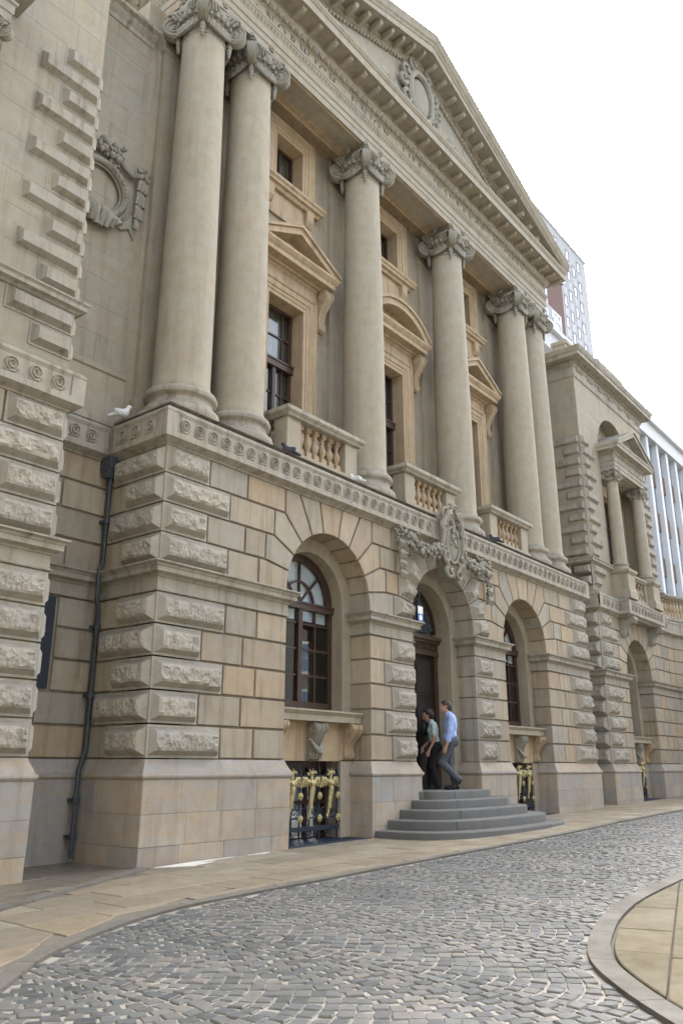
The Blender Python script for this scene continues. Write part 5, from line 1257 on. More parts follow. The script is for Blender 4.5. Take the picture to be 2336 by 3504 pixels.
    for k in range(12):
        for (a, b) in ((0, c-nr), (c+nr, PWID)):
            if zc[k+1] > zsn:
                if a > 0: continue
                a, b = (0, PWID)
            if zc[k+1] > 13.2: continue
            cuts = [a]; u = a+rnd.uniform(.4, .8)
            while u < b-.35: cuts.append(u); u += rnd.uniform(.55, 1.0)
            cuts.append(b)
            for q in range(len(cuts)-1):
                x0, x1 = sx(cuts[q], cuts[q+1]); z0, z1 = zc[k], zc[k+1]
                if zc[k+1] > zsn:
                    dz = max(z1-zsn, 0); half = math.sqrt(max(0, (nr+.02)**2-max(0, z0-zsn)**2)) if z0 < zsn+nr else 0
                    if half and x1 > cx-half and x0 < cx+half:
                        if x0 < cx-half-.1: x1 = min(x1, cx-half)
                        elif x1 > cx+half+.1: x0 = max(x0, cx+half)
                        else: continue
                mb = MB(); mb.cbox(x0+.0008, x1-.0008, UY-.010, UY+.02, z0+.0008, z1-.0008, .002); mb.build('ashlar_block', 'upper', uw)
        if sg > 0:
            mb = MB(); mb.cbox(.002, LW-UY-.002, -.008, .02, zc[k]+.002, zc[k+1]-.002, .003); mb.build('ashlar_block', 'upper', uw, loc=(X(0), LW, 0), rot=(0, 0, R(-90)))
    # upper quoins: smooth bevelled blocks
    hq = .362
    for k in range(11):
        z0 = 7.22+hq*k; lo = (k % 2 == 1); L, D = (1.0, .62) if lo else (.62, 1.0)
        if k == 10: L, D = .62, 1.0
        for end in (0, 1):
            if end == 0: obj('upper_quoin', quoin_mesh(L, D, hq, -1 if sg > 0 else 1, k % 2, rough=.0, mat='upquoin', proj=.09), uw, (X(0), UY-.014, z0))
            else: obj('upper_quoin', quoin_mesh(L, .5, hq, 1 if sg > 0 else -1, k % 2, rough=.0, mat='upquoin', proj=.09, both=True), uw, (X(PWID), UY-.014, z0))
    for z0, L in ((6.33, .62), (6.69, 1.0)): obj('upper_quoin', quoin_mesh(L, .62 if L > .9 else 1.0, hq, -1 if sg > 0 else 1, 0, rough=.0, mat='upquoin', proj=.09), uw, (X(0), UY-.014, z0))
    g = MB(); g.sweep(path([(0, LW), (0, UY), (c-nr, UY)]), [(-.05, 7.03), (.03, 7.03), (.06, 7.06), (.12, 7.08), (.12, 7.14), (.15, 7.17), (.15, 7.19), (-.05, 7.23)]); g.build('upper_string', 'trim', uw, smooth=20)
    g = MB(); g.sweep(path([(c+nr, UY), (PWID, UY)]), [(-.05, 7.03), (.03, 7.03), (.06, 7.06), (.12, 7.08), (.12, 7.14), (.15, 7.17), (.15, 7.19), (-.05, 7.23)]); g.build('upper_string', 'trim', uw, smooth=20)
    # crowning cornice
    g = MB(); g.sweep(path([(0, 3), (0, UY), (PWID, UY), (PWID, 3)]), [(-.1, 13.18), (.03, 13.18), (.045, 13.22), (.02, 13.26), (.02, 13.52), (.05, 13.54), (.09, 13.60), (.09, 13.70), (.12, 13.72), (.36, 13.74), (.36, 13.86), (.39, 13.88), (.44, 13.97), (.45, 14.02), (-.1, 14.10)]); cn = g.build('crown_cornice', 'trim', BLD, smooth=20)
    g = MB()
    for k in range(58): a, b = sx(-.05+6.16*k/58, .0+6.16*k/58); g.box(a, b, UY-.15, UY-.085, 13.61, 13.70)
    for k in range(20): a, b = sx(-.11, -.085); g.box(a-.03, b+.03, UY+.02+k*.106, UY+.07+k*.106, 13.61, 13.70)
    o = g.build('dentils', 'upper', cn); o['kind'] = 'stuff'
    for k in range(7): a, b = sx(.25+.9*k, .60+.9*k); g = MB(); g.box(a, b, UY-.06, UY-.01, 13.44, 13.50); g.build('guttae', 'upper', cn)
    # attic parapet
    for (a, b, z1, y_) in ((.35, 2.2, 14.75, .55), (2.2, 3.0, 14.95, .52), (3.0, 5.4, 15.15, .50), (5.4, 5.9, 14.8, .56)):
        g = MB(); x0, x1 = sx(a, b); g.cbox(x0, x1, y_, y_+.5, 14.02, z1, .03); g.cbox(x0-.02, x1+.02, y_-.04, y_+.52, z1-.12, z1+.02, .02); g.build('attic_block', 'trim', BLD)
    g = MB(); x0, x1 = sx(3.1, 5.3)
    for k in range(40): g.sphere((x0+2.2*rnd.random(), .50, 14.2+.75*rnd.random()), rnd.uniform(.06, .13), 6, 4)
    g.build('attic_carving', 'trim', BLD, smooth=1)
    g = MB(); x0, x1 = sx(.3, PWID-.2); g.box(x0, x1, .9, 9, 5, 14.4); g.build('roof', 'trim', BLD)
    # aedicule
    A = obj('aedicule', None, BLD); yc = .03
    for s2 in (-1, 1):
        ax = cx+s2*1.16
        g = MB(); g.sweep([(ax-.30, .7), (ax-.30, yc-.30), (ax+.30, yc-.30), (ax+.30, .7)], [(-.2, 6.15), (.05, 6.15), (.05, 6.38), (.0, 6.45), (.0, 6.92), (.04, 6.95), (.08, 7.0), (.08, 7.06), (-.2, 7.08)]); g.build('pedestal', 'smooth', A, smooth=20)
        cl = obj('column', None, A, (ax, yc, 7.07)); obj('base', cached('sb', lambda: base_mesh(.21, .42)), cl); obj('shaft', cached('ss', lambda: shaft_mesh(0, 2.72, .21, .18, 28)), cl, (0, 0, .23)); obj('capital', cap_small, cl, (0, 0, 2.95))
        g = MB(); g.box(ax-.2, ax+.2, UY+.36, UY+.5, 7.1, 10.5); g.build('pilaster', 'smooth', A)
    x0, x1 = cx-1.40, cx+1.40; yf = yc-.22
    g = MB(); g.sweep([(x0, UY+.5), (x0, yf), (x1, yf), (x1, UY+.5)], [(-.4, 10.40), (0, 10.40), (0, 10.52), (.02, 10.53), (.02, 10.66), (.05, 10.68), (.05, 10.72), (.01, 10.73), (.01, 10.92), (.04, 10.94), (.08, 11.0), (.12, 11.01), (.27, 11.02), (.27, 11.10), (.31, 11.16), (.31, 11.20), (-.4, 11.22)])
    g.prism([(cx-1.5, 11.2), (cx+1.5, 11.2), (cx, 11.9)], yf, UY+.5); ped_tri(g, cx, 1.68, 11.2, 11.20, 12.02, yf-.28, UY+.5); g.prism([(cx-.6, 11.3), (cx+.6, 11.3), (cx, 11.62)], yf-.05, yf+.05)
    g.box(x0+.1, x1-.1, yf+.12, UY+.5, 10.38, 10.6); g.build('pediment', 'trim', A, smooth=20)
    g = MB(); swept_frame(g, cx, .55, 7.1, 9.9, UY+.45, [(a*.8, b) for a, b in SUR]); g.build('surround', 'warm', A, smooth=20)
    Wn = obj('window', None, BLD); y = UY+.6; g = MB(); g.box(cx-.55, cx-.47, y, y+.08, 7.15, 9.9); g.box(cx+.47, cx+.55, y, y+.08, 7.15, 9.9); g.box(cx-.55, cx+.55, y-.002, y+.08, 9.8, 9.9); g.box(cx-.03, cx+.03, y+.01, y+.08, 7.15, 9.8); g.box(cx-.5, cx+.5, y+.005, y+.08, 8.9, 9.0); g.build('frame', 'wood', Wn)
    pane(Wn, cx-.47, cx-.03, y+.04, 7.15, 8.9); pane(Wn, cx+.03, cx+.47, y+.04, 7.15, 8.9); pane(Wn, cx-.47, cx+.47, y+.04, 9.0, 9.8)
    g = MB(); g.box(cx-.8, cx+.8, y+.09, y+.2, 7.0, 10); g.build('dark_room', 'room', Wn)
    # balcony balustrade and brackets
    Bq = obj('balustrade', None, BLD); y0 = PY-.26; g = MB(); g.sweep([(cx-.84, y0+.05), (cx+.84, y0+.05)], [(-.28, 6.92), (.02, 6.92), (.05, 6.96), (.09, 6.99), (.09, 7.05), (-.28, 7.08)]); g.build('rail', 'trim', Bq, smooth=20)
    g = MB(); g.box(cx-.84, cx+.84, y0, y0+.28, 6.2, 6.32); g.build('base_block', 'smooth', Bq)
    for a in (cx-.84, cx+.66): g = MB(); g.cbox(a, a+.18, y0+.02, y0+.27, 6.31, 6.93, .008); g.build('pier', 'smooth', Bq)
    for i in range(5): o = obj('baluster', baluster_mesh(), Bq, (cx-.66+1.32*(i+.5)/5, y0+.14, 6.31)); o.scale = (1, 1, .96)
    for s2 in (-1, 1):
        g = MB(); ax = cx+s2*1.25; g.prism_x([(PY, 5.60), (PY-.44, 5.60), (PY-.50, 5.50), (PY-.44, 5.40), (PY-.28, 5.36), (PY-.16, 5.22), (PY-.10, 5.05), (PY, 4.98)], ax-.14, ax+.14)
        for s3 in (-1, 1):
            for (yy, zz_, rr) in ((PY-.40, 5.49, .10), (PY-.07, 5.10, .09)): g.lathe([(.001, .0), (rr, 0), (rr*.9, .02), (.001, .02)], (ax+s3*.14-(0 if s3 > 0 else .02), yy, zz_), 12, axis='x')
        g.build('balcony_bracket', 'carve', BLD, smooth=30)
    ground_window(cx, PY, BLD); 
prof_pl = plinth_prof(1.04)
pavilion(1); pavilion(-1)
for o in [o for o in bpy.data.objects if o.name.startswith('pavilion') and o.type == 'EMPTY']: bpy.data.objects.remove(o)
grille(PW+1.52+PWID/2, PY, gz(19.2)+.03, 'dark iron grille with gilded griffins in the far end pavilion'); grating(PW+1.52+PWID/2, PY, 'dark iron floor grating at foot of the far end pavilion')
# ---- quadrant wing beyond the right pavilion
QX, QR = PW+1.52+PWID, 4.2; qp = [(QX+QR*math.sin(t), PY-QR+QR*math.cos(t)) for t in [math.pi/2*i/16 for i in range(17)]]+[(QX+QR, PY-QR-6)]
g = MB(); g.sweep(qp, [(-.6, -.3), (-T_, -.3), (-T_, 6.15), (-.6, 6.15)]); qw = g.build('quadrant_wall', 'core', BLD)
for zz, nC in ((ZL, 5), (ZU, 4)):
    for k in range(nC):
        cuts = [0]; i = (k % 2)*1+2
        while i < 16: cuts.append(i); i += rnd.choice((2, 3))
        cuts += [16, 17]
        for q in range(len(cuts)-1):
            if cuts[q+1] > cuts[q]:
                g = MB(); g.sweep(qp[cuts[q]:cuts[q+1]+1], [(-.08, zz[k]+.013), (-.009, zz[k]+.013), (0, zz[k]+.022), (0, zz[k+1]-.022), (-.009, zz[k+1]-.013), (-.08, zz[k+1]-.013)]); g.build('stone', 'ashlar', qw)
for nm, pr, mt in (('impost_moulding', IMP, 'trim'), ('string_course', SCP, 'trim'), ('plinth', [(-.3, -.15), (.06, -.15), (.07, 1.05)]+prof_pl[3:], 'plinth')): g = MB(); g.sweep(qp, pr); o = g.build(nm, mt, qw if nm != 'string_course' else BLD, smooth=25)
Bq = obj('balustrade', None, BLD); g = MB(); g.sweep(qp, [(-.25, 6.95), (.03, 6.95), (.07, 7.0), (.11, 7.03), (.11, 7.10), (-.25, 7.12)]); g.build('rail', 'trim', Bq, smooth=20); g = MB(); g.sweep(qp, [(-.25, 6.18), (.04, 6.18), (.04, 6.33), (-.25, 6.33)]); g.build('base_block', 'trim', Bq)
for i in range(34):
    t = math.pi/2*(i+.6)/34; obj('baluster', baluster_mesh(), Bq, (QX+(QR+.1)*math.sin(t), PY-QR+(QR+.1)*math.cos(t), 6.325), (0, 0, -t))
# ---- carved wreath on the left link wall, half hidden by the pavilion
y = UW-.03; cxw, czw = -.72, 10.16; g = MB()
g.tube([(cxw+.47*math.cos(R(a)), y-.06, czw+.47*math.sin(R(a))) for a in range(-90, 271, 10)], .062, 8); g.tube([(cxw+.56*math.cos(R(a)), y-.04, czw+.56*math.sin(R(a))) for a in range(-90, 271, 10)], .026, 6); g.tube([(cxw+.40*math.cos(R(a)), y-.03, czw+.40*math.sin(R(a))) for a in range(-90, 271, 10)], .022, 6)
for a in range(-40, 75, 9): g.sphere((cxw+.47*math.cos(R(a)), y-.115, czw+.47*math.sin(R(a))), .036, 6, 4, (1, .7, 1.3))
rg = random.Random(5)
for k in range(34): g.sphere((cxw+.05+rg.uniform(-.2, .26), y-.06-rg.uniform(0, .12), czw+.70+rg.uniform(-.12, .18)), rg.uniform(.035, .07), 7, 5)
g.tube([(cxw+.16+.09*(1-i/20*.8)*math.cos(R(i*26)), y-.1, czw+.50+.09*(1-i/20*.8)*math.sin(R(i*26))) for i in range(21)], .032, 6)
for sg in (-1, 1):
    for k in range(4): g.tube([(cxw+sg*(.04+.05*k), y-.05, czw-.36), (cxw+sg*(.08+.09*k), y-.14, czw-.50-.03*k), (cxw+sg*(.04+.10*k), y-.08, czw-.74+.04*k*k*.5)], [.05, .075, .05], 7)
    g.tube([(cxw+sg*.26, y-.07, czw+.72), (cxw+sg*.40, y-.06, czw+.62), (cxw+sg*.58, y-.06, czw+.55), (cxw+sg*.76, y-.07, czw+.66)], [.03, .055, .06, .025], 7)
    for k in range(5): a = R(72*k+20); g.tube([(cxw+sg*.80+(.02+.045*j)*math.cos(a), y-.06-.03*(j % 2), czw+.72+(.02+.045*j)*math.sin(a)) for j in range(4)], [.02, .045, .05, .02], 6)
    for k, (z0, z1, w0, w1, dx) in enumerate(((.62, .34, .03, .085, 0), (.36, .06, .05, .075, -.02), (.08, -.22, .045, .065, -.04), (-.20, -.42, .03, .04, -.06))):
        bx = cxw+sg*(.78+dx)
        for s2 in (-.7, 0, .7): g.tube([(bx+s2*w0, y-.04, czw+z0), (bx+s2*w1*1.1, y-.09, czw+(z0+z1)/2), (bx+s2*w1*1.25, y-.07, czw+z1)], [w0*.55, w1*.5, w1*.42], 7)
    g.prism(ccw([(cxw+sg*.30, czw-.50), (cxw+sg*.50, czw-.40), (cxw+sg*.68, czw-.15), (cxw+sg*.74, czw-.60), (cxw+sg*.62, czw-.44), (cxw+sg*.48, czw-.54)]), y-.02, y+.05)
g.build('carved_wreath', 'carve', BLD, smooth=50)
# ================================================================ BACKGROUND BUILDINGS
def far_office():
    F = thing('fin_office_block', 'pale office block with vertical concrete fins and brown spandrel panels behind the pavilion', 'building', (0, 0, 0)); yb = 6; x0, x1, zt = 25, 96, 22.3
    g = MB(); g.box(x0, x1, yb+.5, yb+14, 0, zt-.3); g.build('wall', 'whitefin', F)
    g = MB(); g.box(x0-.2, x1, yb-.1, yb+14, zt-1.0, zt); g.box(x0-.3, x1, yb-.35, yb+14, zt, zt+.25); g.build('roof_band', 'whitefin', F)
    n = 0
    x = 40.5
    while x < 72:
        g = MB(); g.box(x, x+.42, yb+.05, yb+.52, 0, zt-.98); g.build('fin', 'whitefin', F); x += 1.93; n += 1
    x = 40.5; k = 0
    while x < 72:
        for fl in range(7):
            z0 = zt-1.0-2.95*(fl+1)
            if True:
                g = cached('fw', lambda: (lambda m_: (m_.box(0, 1.51, 0, .05, 0, 1.75), m_.mesh('window', 'farglass'))[1])(MB())); obj('window', g, F, (x+.42, yb+.40, z0+1.2))
                g = cached('fp', lambda: (lambda m_: (m_.box(0, 1.51, 0, .05, 0, 1.2), m_.mesh('spandrel', 'panelbrown'))[1])(MB())); obj('spandrel', g, F, (x+.42, yb+.33, z0))
        x += 1.93; k += 1
def tower():
    yt = 22; k = (yt+8.6)/38.6; X0 = -6.816; zx = lambda X, Z: (X0+(X+6.816)*k, 1.21+(Z-1.21)*k)
    xr, zt = zx(102.5, 76.6); T = thing('tower_block', 'tall pale concrete tower with staggered windows beyond the roofline', 'building')
    g = MB(); xl = zx(72, 0)[0]; g.box(xl, xr, yt, yt+14, 0, zt); g.build('wall', 'concrete', T); g = MB(); g.box(xl, zx(85.6, 0)[0], yt+.5, yt+12, zt-.2, zx(0, 77.6)[1]+.3); g.build('plant_room', 'concrete', T)
    g = MB(); g.box(xl-.1, xr+.08, yt-.12, yt+14.1, zt-.25, zt+.08); g.build('coping', 'concrete', T)
    fr = MB(); fr.box(0, 1.15*k, -.06, .1, 0, .07); fr.box(0, 1.15*k, -.06, .1, 1.8*k-.07, 1.8*k); fr.box(0, .08, -.05, .1, .07, 1.8*k-.07); fr.box(1.15*k-.08, 1.15*k, -.05, .1, .07, 1.8*k-.07); fme = fr.mesh('frame', 'concrete')
    gl = MB(); gl.box(.08, 1.15*k-.08, .0, .04, .07, 1.8*k-.07); gme = gl.mesh('pane', 'farglass')
    rec = MB(); rec.box(0, 1.2*k, -.03, .02, 0, 1.5*k); rme = rec.mesh('panel', simple('pale_panel', (.36, .37, .38), .8, .05, .6, .05))
    for c in range(13):
        xx = 98.9-2.05*c
        for r_ in range(9):
            z = 73.2-3.5*r_-(1.75 if c % 2 else 0)+.035*c*0
            px, pz = zx(xx, z); w_ = obj('window', fme, T, (px, yt-.02, pz)); obj('pane', gme, w_)
            if r_ < 8: px2, pz2 = zx(xx, z-1.55); obj('panel', rme, T, (px2, yt-.0, pz2))
def mid_blocks():
    yb = 17; k = (yb+8.6)/33.6; X0 = -6.816; zx = lambda X, Z: (X0+(X+6.816)*k, 1.21+(Z-1.21)*k)
    Bk = thing('brick_stair_tower', 'narrow red brick stair tower between the pale buildings', 'building'); g = MB(); xa, zt = zx(74.5, 58.2); xb, zt2 = zx(79.4, 58.9); g.box(xa, xb, yb, yb+5, 0, zt2); g.build('wall', 'brick', Bk); g = MB(); g.box(xa-.1, xb+.15, yb-.12, yb+5, zt2, zt2+.3); g.build('coping', 'iron', Bk)
    yb = 14; k = (yb+8.6)/28.6; zx = lambda X, Z: (X0+(X+6.816)*k, 1.21+(Z-1.21)*k)
    Wb = thing('white_stepped_block', 'white concrete office block in front of the brick stair tower', 'building'); xa = zx(54, 0)[0]; xb, zt = zx(65.7, 46.0); xm, zm = zx(63.8, 49.3)
    g = MB(); g.box(xa, xb, yb, yb+6, 0, zt); g.build('wall', 'concrete', Wb); g = MB(); g.box(xa, xm, yb+.4, yb+6, zt, zm); g.build('upper_wall', 'concrete', Wb)
    for (X1, Z1, X2, Z2, dy) in ((62.1, 46.6, 63.1, 48.9, .4), (60.6, 46.4, 61.6, 48.6, .4), (63.7, 42.9, 65.0, 44.6, 0), (63.4, 45.0, 65.1, 45.5, 0), (62.4, 43.2, 63.1, 44.0, 0), (60.9, 43.4, 61.9, 44.9, 0), (63.7, 40.4, 65.0, 42.1, 0)):
        a, z0 = zx(X1, Z1); b, z1 = zx(X2, Z2); w_ = obj('window', None, Wb); g = MB(); y = yb+dy
        g.box(a-.12, b+.12, y-.10, y+.02, z0-.12, z0); g.box(a-.12, b+.12, y-.10, y+.02, z1, z1+.12); g.box(a-.12, a, y-.1, y+.02, z0, z1); g.box(b, b+.12, y-.1, y+.02, z0, z1); g.build('frame', 'white', w_); g = MB(); g.box(a, b, y-.03, y+.01, z0, z1); g.build('pane', 'farglass', w_)
far_office(); tower(); mid_blocks()
# out of view, added to block low sky: matching left wing, invented terrace
LX = PW-QX; lp = [(PW-a, b) for a, b in qp][::-1]
g = MB(); g.sweep(lp, [(-.6, -.3), (0, -.3), (0, 6.15), (-.6, 6.15)]); lq = g.build('quadrant_wall', 'ashlar', BLD)
for nm, pr, mt in (('impost_moulding', IMP, 'trim'), ('string_course', SCP, 'trim'), ('plinth', [(-.3, -.3), (.06, -.3), (.07, 1.05)]+prof_pl[3:], 'plinth')): g = MB(); g.sweep(lp, pr); g.build(nm, mt, lq if nm != 'string_course' else BLD, smooth=25)
TR = thing('sky_block_terrace', 'long unseen terrace with sash windows, added across the street to block low sky', 'building'); ty = -24
g = MB(); g.box(-60, 70, ty-12, ty, -1.5, 15); g.build('wall', 'darkstone', TR); g = MB(); g.prism_x([(ty+.4, 15), (ty-6, 19.5), (ty-12.4, 15)], -60.3, 70.3); g.build('roof', 'iron', TR)
wf = MB(); wf.box(0, 1.2, 0, .06, 0, .1); wf.box(0, 1.2, 0, .06, 1.9, 2); wf.box(0, .08, 0, .06, .1, 1.9); wf.box(1.12, 1.2, 0, .06, .1, 1.9); wf.box(.08, 1.12, 0, .05, .97, 1.03); wfm = wf.mesh('frame', 'white'); wp = MB(); wp.box(.08, 1.12, 0, .02, .1, 1.9); wpm = wp.mesh('pane', 'farglass')
for i in range(40):
    for k in range(5): w_ = obj('window', wfm, TR, (-58+3.2*i, ty+.01, .8+3*k)); obj('pane', wpm, w_)

NB = thing('sky_block_left', 'tall unseen block added left of the forecourt to block sky light', 'building')  # invented block out of view, shades the walls that face left
g = MB(); g.box(-46, -15.5, -15, 12, -1.5, 19); g.build('wall', 'darkstone', NB); g = MB(); g.box(-46.3, -15.2, -15.3, 12.3, 19, 19.5); g.build('roof', 'iron', NB)
for i in range(7):
    for k in range(6): w_ = obj('window', wfm, NB, (-15.49, -13.5+3.6*i, 1+3*k), (0, 0, R(90))); obj('pane', wpm, w_)
# ================================================================ PEOPLE
def cloth(name, c, rough=.85):
    s = NT(name); n = s.noise(22, 5, .65); return s.done(s.mix(s.mapr(n, .3, .7, 0, 1), tuple(v*.86 for v in c), tuple(min(1, v*1.1) for v in c)), rough, s.bump(s.noise(160, 3, .6), .12, .003))
M['skin'] = cloth('skin', (.46, .27, .19), .6); M['shirt_blue'] = cloth('blue_shirt', (.33, .44, .74)); M['trouser_grey'] = cloth('grey_trousers', (.075, .085, .105)); M['shoe'] = cloth('black_shoe', (.012, .012, .013), .45)
M['shirt_aqua'] = cloth('aqua_blouse', (.50, .62, .60)); M['trouser_black'] = cloth('black_trousers', (.010, .011, .014)); M['hair_dark'] = cloth('dark_hair', (.022, .016, .013), .6); M['hair_brown'] = cloth('brown_hair', (.045, .03, .022), .6)
def hand(p, d, side):       # palm and five bent fingers; p wrist, d arm direction, side = inward normal of the palm
    p, d, n_ = Vector(p), Vector(d).normalized(), Vector(side).normalized(); t = d.cross(n_).normalized(); f = [s_ell(p+d*.045, (.026, .026, .042)), s_cap(p, p+d*.05, .021, .026)]
    for k, (o, L) in enumerate(((-.024, .055), (-.008, .068), (.008, .064), (.023, .05))):
        a = p+d*.078+t*o; b = a+d*L*.55+n_*.008; c = b+d*L*.42+n_*.022; f += [s_cap(a, b, .0098, .009), s_cap(b, c, .009, .0075)]
    a = p+d*.03-t*.024; b = a+d*.035-t*.018+n_*.012; f += [s_cap(a, b, .0115, .010), s_cap(b, b+d*.028+n_*.01, .010, .008)]; return f
def wrinkle(fn, amp, fz, ph): return lambda P: fn(P)+amp*(np.sin(P[:, 2]*fz+P[:, 0]*31+ph)*np.sin(P[:, 1]*37+P[:, 2]*17+ph))
def head(c, fwd, r=.105):    # skull, jaw, nose, ears, brow; c centre
    c, f = Vector(c), Vector(fwd).normalized(); u = Vector((0, 0, 1)); u = (u-f*u.dot(f)).normalized(); l = u.cross(f)
    P = lambda a, b, z: c+f*a+l*b+u*z
    return [s_ell(P(-.01, 0, .02), (.096, .078, .108)), s_ell(P(.03, 0, -.045), (.062, .058, .07)), s_cap(P(.085, 0, .0), P(.112, 0, -.03), .010, .014), s_ell(P(.075, 0, -.062), (.022, .028, .012)), s_cap(P(.06, 0, -.095), P(.075, 0, -.10), .022, .018),
            s_ell(P(-.005, .078, -.01), (.018, .010, .03)), s_ell(P(-.005, -.078, -.01), (.018, .010, .03)), s_cap(P(.08, -.03, .022), P(.08, .03, .022), .014, .014)]
def person(name, label, loc, heading, groups, mats, hairfn, hairmat, box, h=.0105):
    T = thing(name, label, 'person', loc, None); T.rotation_euler = (0, 0, heading)
    fns = [s_un(g, .03 if i != 0 else .012) for i, g in enumerate(groups)]
    me = sdf_mesh('body', s_un(fns, .010), box[0], box[1], h, mats, fns); obj('body', me, T)
    me = sdf_mesh('hair', hairfn, box[2], box[3], .009, hairmat); obj('hair', me, T)
    return T
# man: x forward, y left, z up
sk = []; sh = []; tr = []; so_ = []
sk += [s_cap((.035, 0, 1.40), (.06, 0, 1.50), .058, .055)]+head((.085, .0, 1.575), (1, .10, -.02))
sh += [s_ell((.0, 0, 1.22), (.125, .19, .24)), s_ell((.0, 0, 1.02), (.125, .165, .16)), s_cap((.0, -.155, 1.345), (.0, .155, 1.345), .075, .075), s_cap((.02, 0, 1.36), (.035, 0, 1.425), .075, .062), s_ell((-.03, 0, 1.24), (.11, .175, .2)), s_ell((.03, 0, .98), (.13, .165, .09))]
sh += [s_cap((0, .205, 1.335), (.03, .245, 1.10), .066, .058), s_cap((.03, .245, 1.10), (.075, .245, .93), .056, .060), s_cap((0, -.205, 1.335), (-.02, -.245, 1.10), .066, .058), s_cap((-.02, -.245, 1.10), (.03, -.25, .94), .056, .060)]
sh = [wrinkle(f, .0045, 46, i) for i, f in enumerate(sh)]
sk += [s_cap((.07, .245, .93), (.12, .24, .80), .040, .029), s_cap((.03, -.25, .94), (.09, -.25, .80), .040, .029)]+hand((.12, .24, .80), (.22, 0, -1), (.15, -1, 0))+hand((.09, -.25, .80), (.25, 0, -1), (.15, 1, 0))
tr += [s_ell((-.01, 0, .93), (.13, .165, .12)), s_ell((-.06, .07, .90), (.10, .095, .11)), s_ell((-.06, -.07, .90), (.10, .095, .11)), s_cap((.0, .09, .88), (.19, .085, .50), .098, .072), s_cap((.19, .085, .50), (-.10, .09, .20), .070, .068), s_cap((.0, -.09, .88), (.03, -.09, .50), .095, .072), s_cap((.03, -.09, .50), (-.07, -.09, .12), .070, .072)]
tr = [wrinkle(f, .004, 40, i*2) for i, f in enumerate(tr)]
so_ += [s_cap((-.13, .09, .165), (-.02, .09, .045), .040, .036), s_cap((-.02, .09, .045), (.055, .09, .030), .036, .028), s_cap((-.15, .09, .20), (-.115, .09, .13), .036, .034), s_cap((-.12, -.09, .045), (.08, -.09, .036), .042, .034), s_cap((.08, -.09, .036), (.13, -.09, .030), .034, .028), s_cap((-.08, -.09, .12), (-.09, -.09, .06), .045, .04)]
hair = s_un([s_ell((.068, 0, 1.612), (.102, .086, .092)), s_ell((.02, 0, 1.575), (.072, .083, .085)), s_ell((.0, 0, 1.535), (.05, .07, .06))], .02)
face_cut = s_un([s_ell((.190, .01, 1.54), (.085, .09, .10)), s_ell((.13, 0, 1.46), (.10, .10, .06))], .02)
man_hair = lambda P: np.maximum(hair(P), -face_cut(P))
def fwd(dx, dy): return math.atan2(dy, dx)
person('person', 'person in light blue shirt and grey trousers stepping up to the entrance', (7.52, .08, .79), fwd(-.62, .80), [sk, sh, tr, so_], ['skin', 'shirt_blue', 'trouser_grey', 'shoe'], man_hair, 'hair_brown', ((-.30, -.36, -.01), (.32, .36, 1.73), (-.10, -.12, 1.44), (.2, .12, 1.74)))
# woman
sk = []; sh = []; tr = []; so_ = []
sk += [s_cap((.045, 0, 1.27), (.085, 0, 1.36), .046, .046)]+[f for f in head((.125, 0, 1.425), (.92, .12, -.40))]
sh += [s_ell((.02, 0, 1.10), (.105, .155, .20)), s_ell((.06, .05, 1.12), (.075, .07, .07)), s_ell((.06, -.05, 1.12), (.075, .07, .07)), s_ell((0, 0, .93), (.10, .14, .13)), s_cap((.01, -.125, 1.215), (.01, .125, 1.215), .062, .062), s_cap((.03, 0, 1.24), (.05, 0, 1.30), .06, .05), s_cap((.01, .165, 1.21), (.01, .20, 1.05), .056, .055), s_cap((.01, -.165, 1.21), (.03, -.20, 1.05), .056, .055)]
sh = [wrinkle(f, .004, 44, i) for i, f in enumerate(sh)]
sk += [s_cap((.01, .20, 1.07), (.02, .215, .92), .038, .034), s_cap((.02, .215, .92), (.12, .20, .74), .034, .023), s_cap((.03, -.20, 1.07), (.07, -.205, .92), .038, .034), s_cap((.07, -.205, .92), (.22, -.19, .80), .034, .023)]+hand((.12, .20, .74), (.25, 0, -1), (.2, -1, 0))+hand((.22, -.19, .80), (.5, .1, -1), (.2, 1, 0))
tr += [s_ell((-.01, 0, .83), (.125, .155, .12)), s_ell((-.05, 0, .79), (.11, .16, .10)), s_cap((0, .08, .78), (.07, .08, .44), .092, .068), s_cap((.07, .08, .44), (-.03, .08, .08), .066, .066), s_cap((0, -.08, .78), (.10, -.08, .44), .092, .068), s_cap((.10, -.08, .44), (.09, -.08, .07), .066, .066)]
tr = [wrinkle(f, .003, 40, i*2) for i, f in enumerate(tr)]
so_ += [s_cap((-.06, .08, .04), (.11, .08, .028), .036, .026), s_cap((.05, -.08, .04), (.23, -.08, .028), .036, .026)]
hair = s_un([s_ell((.105, 0, 1.465), (.105, .092, .095)), s_ell((.06, 0, 1.42), (.075, .088, .085)), s_ell((.15, 0, 1.50), (.07, .07, .05))], .02); fc = s_un([s_ell((.215, .01, 1.40), (.085, .10, .095)), s_ell((.16, 0, 1.32), (.09, .10, .055))], .02)
person('person', 'person in pale aqua blouse and black trousers walking in at the dark doorway', (7.62, .52, .79), fwd(-.60, .80), [sk, sh, tr, so_], ['skin', 'shirt_aqua', 'trouser_black', 'shoe'], lambda P: np.maximum(hair(P), -fc(P)), 'hair_dark', ((-.22, -.32, -.01), (.34, .32, 1.58), (-.06, -.13, 1.30), (.25, .13, 1.60)))
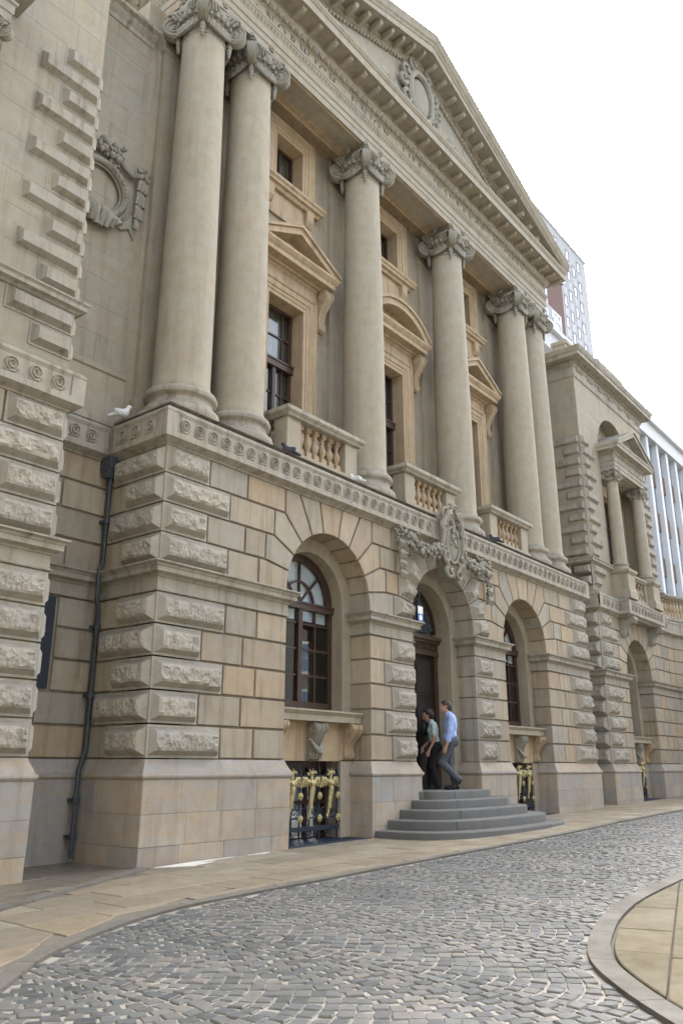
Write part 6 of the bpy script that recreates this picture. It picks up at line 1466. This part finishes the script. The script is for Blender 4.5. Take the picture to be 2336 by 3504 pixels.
# ================================================================ PIGEONS
M['pigeon_white'] = cloth('white_feather', (.62, .62, .60)); M['pigeon_dark'] = cloth('slate_feather', (.035, .04, .055)); M['pigeon_leg'] = cloth('pink_leg', (.30, .10, .08))
def pigeon(loc, rz, mats, label, crouch=0.):
    T = thing('pigeon', label, 'bird', loc); T.rotation_euler = (0, 0, rz); q = Quaternion((0, 1, 0), R(22))
    body = [s_ell((0, 0, .105), (.105, .058, .06), q), s_ell((.055, 0, .125), (.055, .05, .055)), s_cap((.075, 0, .15), (.095, 0, .195), .036, .027), s_ell((.10, 0, .21), (.032, .026, .028)), s_cap((.125, 0, .208), (.148, 0, .20), .009, .004)]
    wing = [s_ell((-.02, .045, .11), (.095, .02, .045), q), s_ell((-.02, -.045, .11), (.095, .02, .045), q), s_cap((-.09, 0, .085), (-.19, 0, .05), .034, .022)]
    legs = [s_cap((.01, .02, .06), (.01, .02, .008), .007), s_cap((.01, -.02, .06), (.01, -.02, .008), .007), s_cap((.0, .02, .006), (.04, .025, .004), .006), s_cap((0, -.02, .006), (.04, -.025, .004), .006)]
    gs = [s_un(body, .03), s_un(wing, .02), s_un(legs, .01)]
    obj('body', sdf_mesh('body', s_un(gs, .012), (-.23, -.09, -.005), (.17, .09, .26), .008, mats, gs), T); return T
pigeon((-.12, .98, 6.19), R(-40), ['pigeon_white', 'pigeon_white', 'pigeon_leg'], 'white pigeon resting on the ledge in the corner recess')
pigeon((2.52, -.03, 6.16), R(150), ['pigeon_dark', 'pigeon_dark', 'pigeon_leg'], 'slate pigeon on the ledge before the nearest balustrade pier')
pigeon((4.36, -.02, 6.16), R(100), ['pigeon_white', 'pigeon_white', 'pigeon_leg'], 'white pigeon on the ledge at the foot of a column')
pigeon((9.66, -.03, 6.16), R(130), ['pigeon_dark', 'pigeon_dark', 'pigeon_leg'], 'slate pigeon on the ledge past the door cartouche')
# bird spikes along ledges
g = MB(); rg = random.Random(9)
def spike(x, y, z, lean=.03):
    dx, dy = rg.uniform(-lean, lean), rg.uniform(-.05, .02); h = rg.uniform(.09, .13); g.add([(x-.0016, y, z), (x+.0016, y, z), (x+dx, y+dy, z+h)], [(0, 1, 2)]); g.add([(x, y-.0016, z), (x, y+.0016, z), (x+dx, y+dy, z+h)], [(0, 1, 2)])
for i in range(300): spike(.0+PW*i/300, -.06, 6.15)
for cx in UB:
    for i in range(48): spike(cx-1.05+2.1*i/47, .16, 7.22)
for i in range(30): spike(-.06, .0+1.2*i/30, 6.15)
M['spike'] = simple('spike_wire', (.22, .21, .18), .5, .1, 9, 0.)
o = g.build('bird_spikes', 'spike', BLD); o['kind'] = 'stuff'
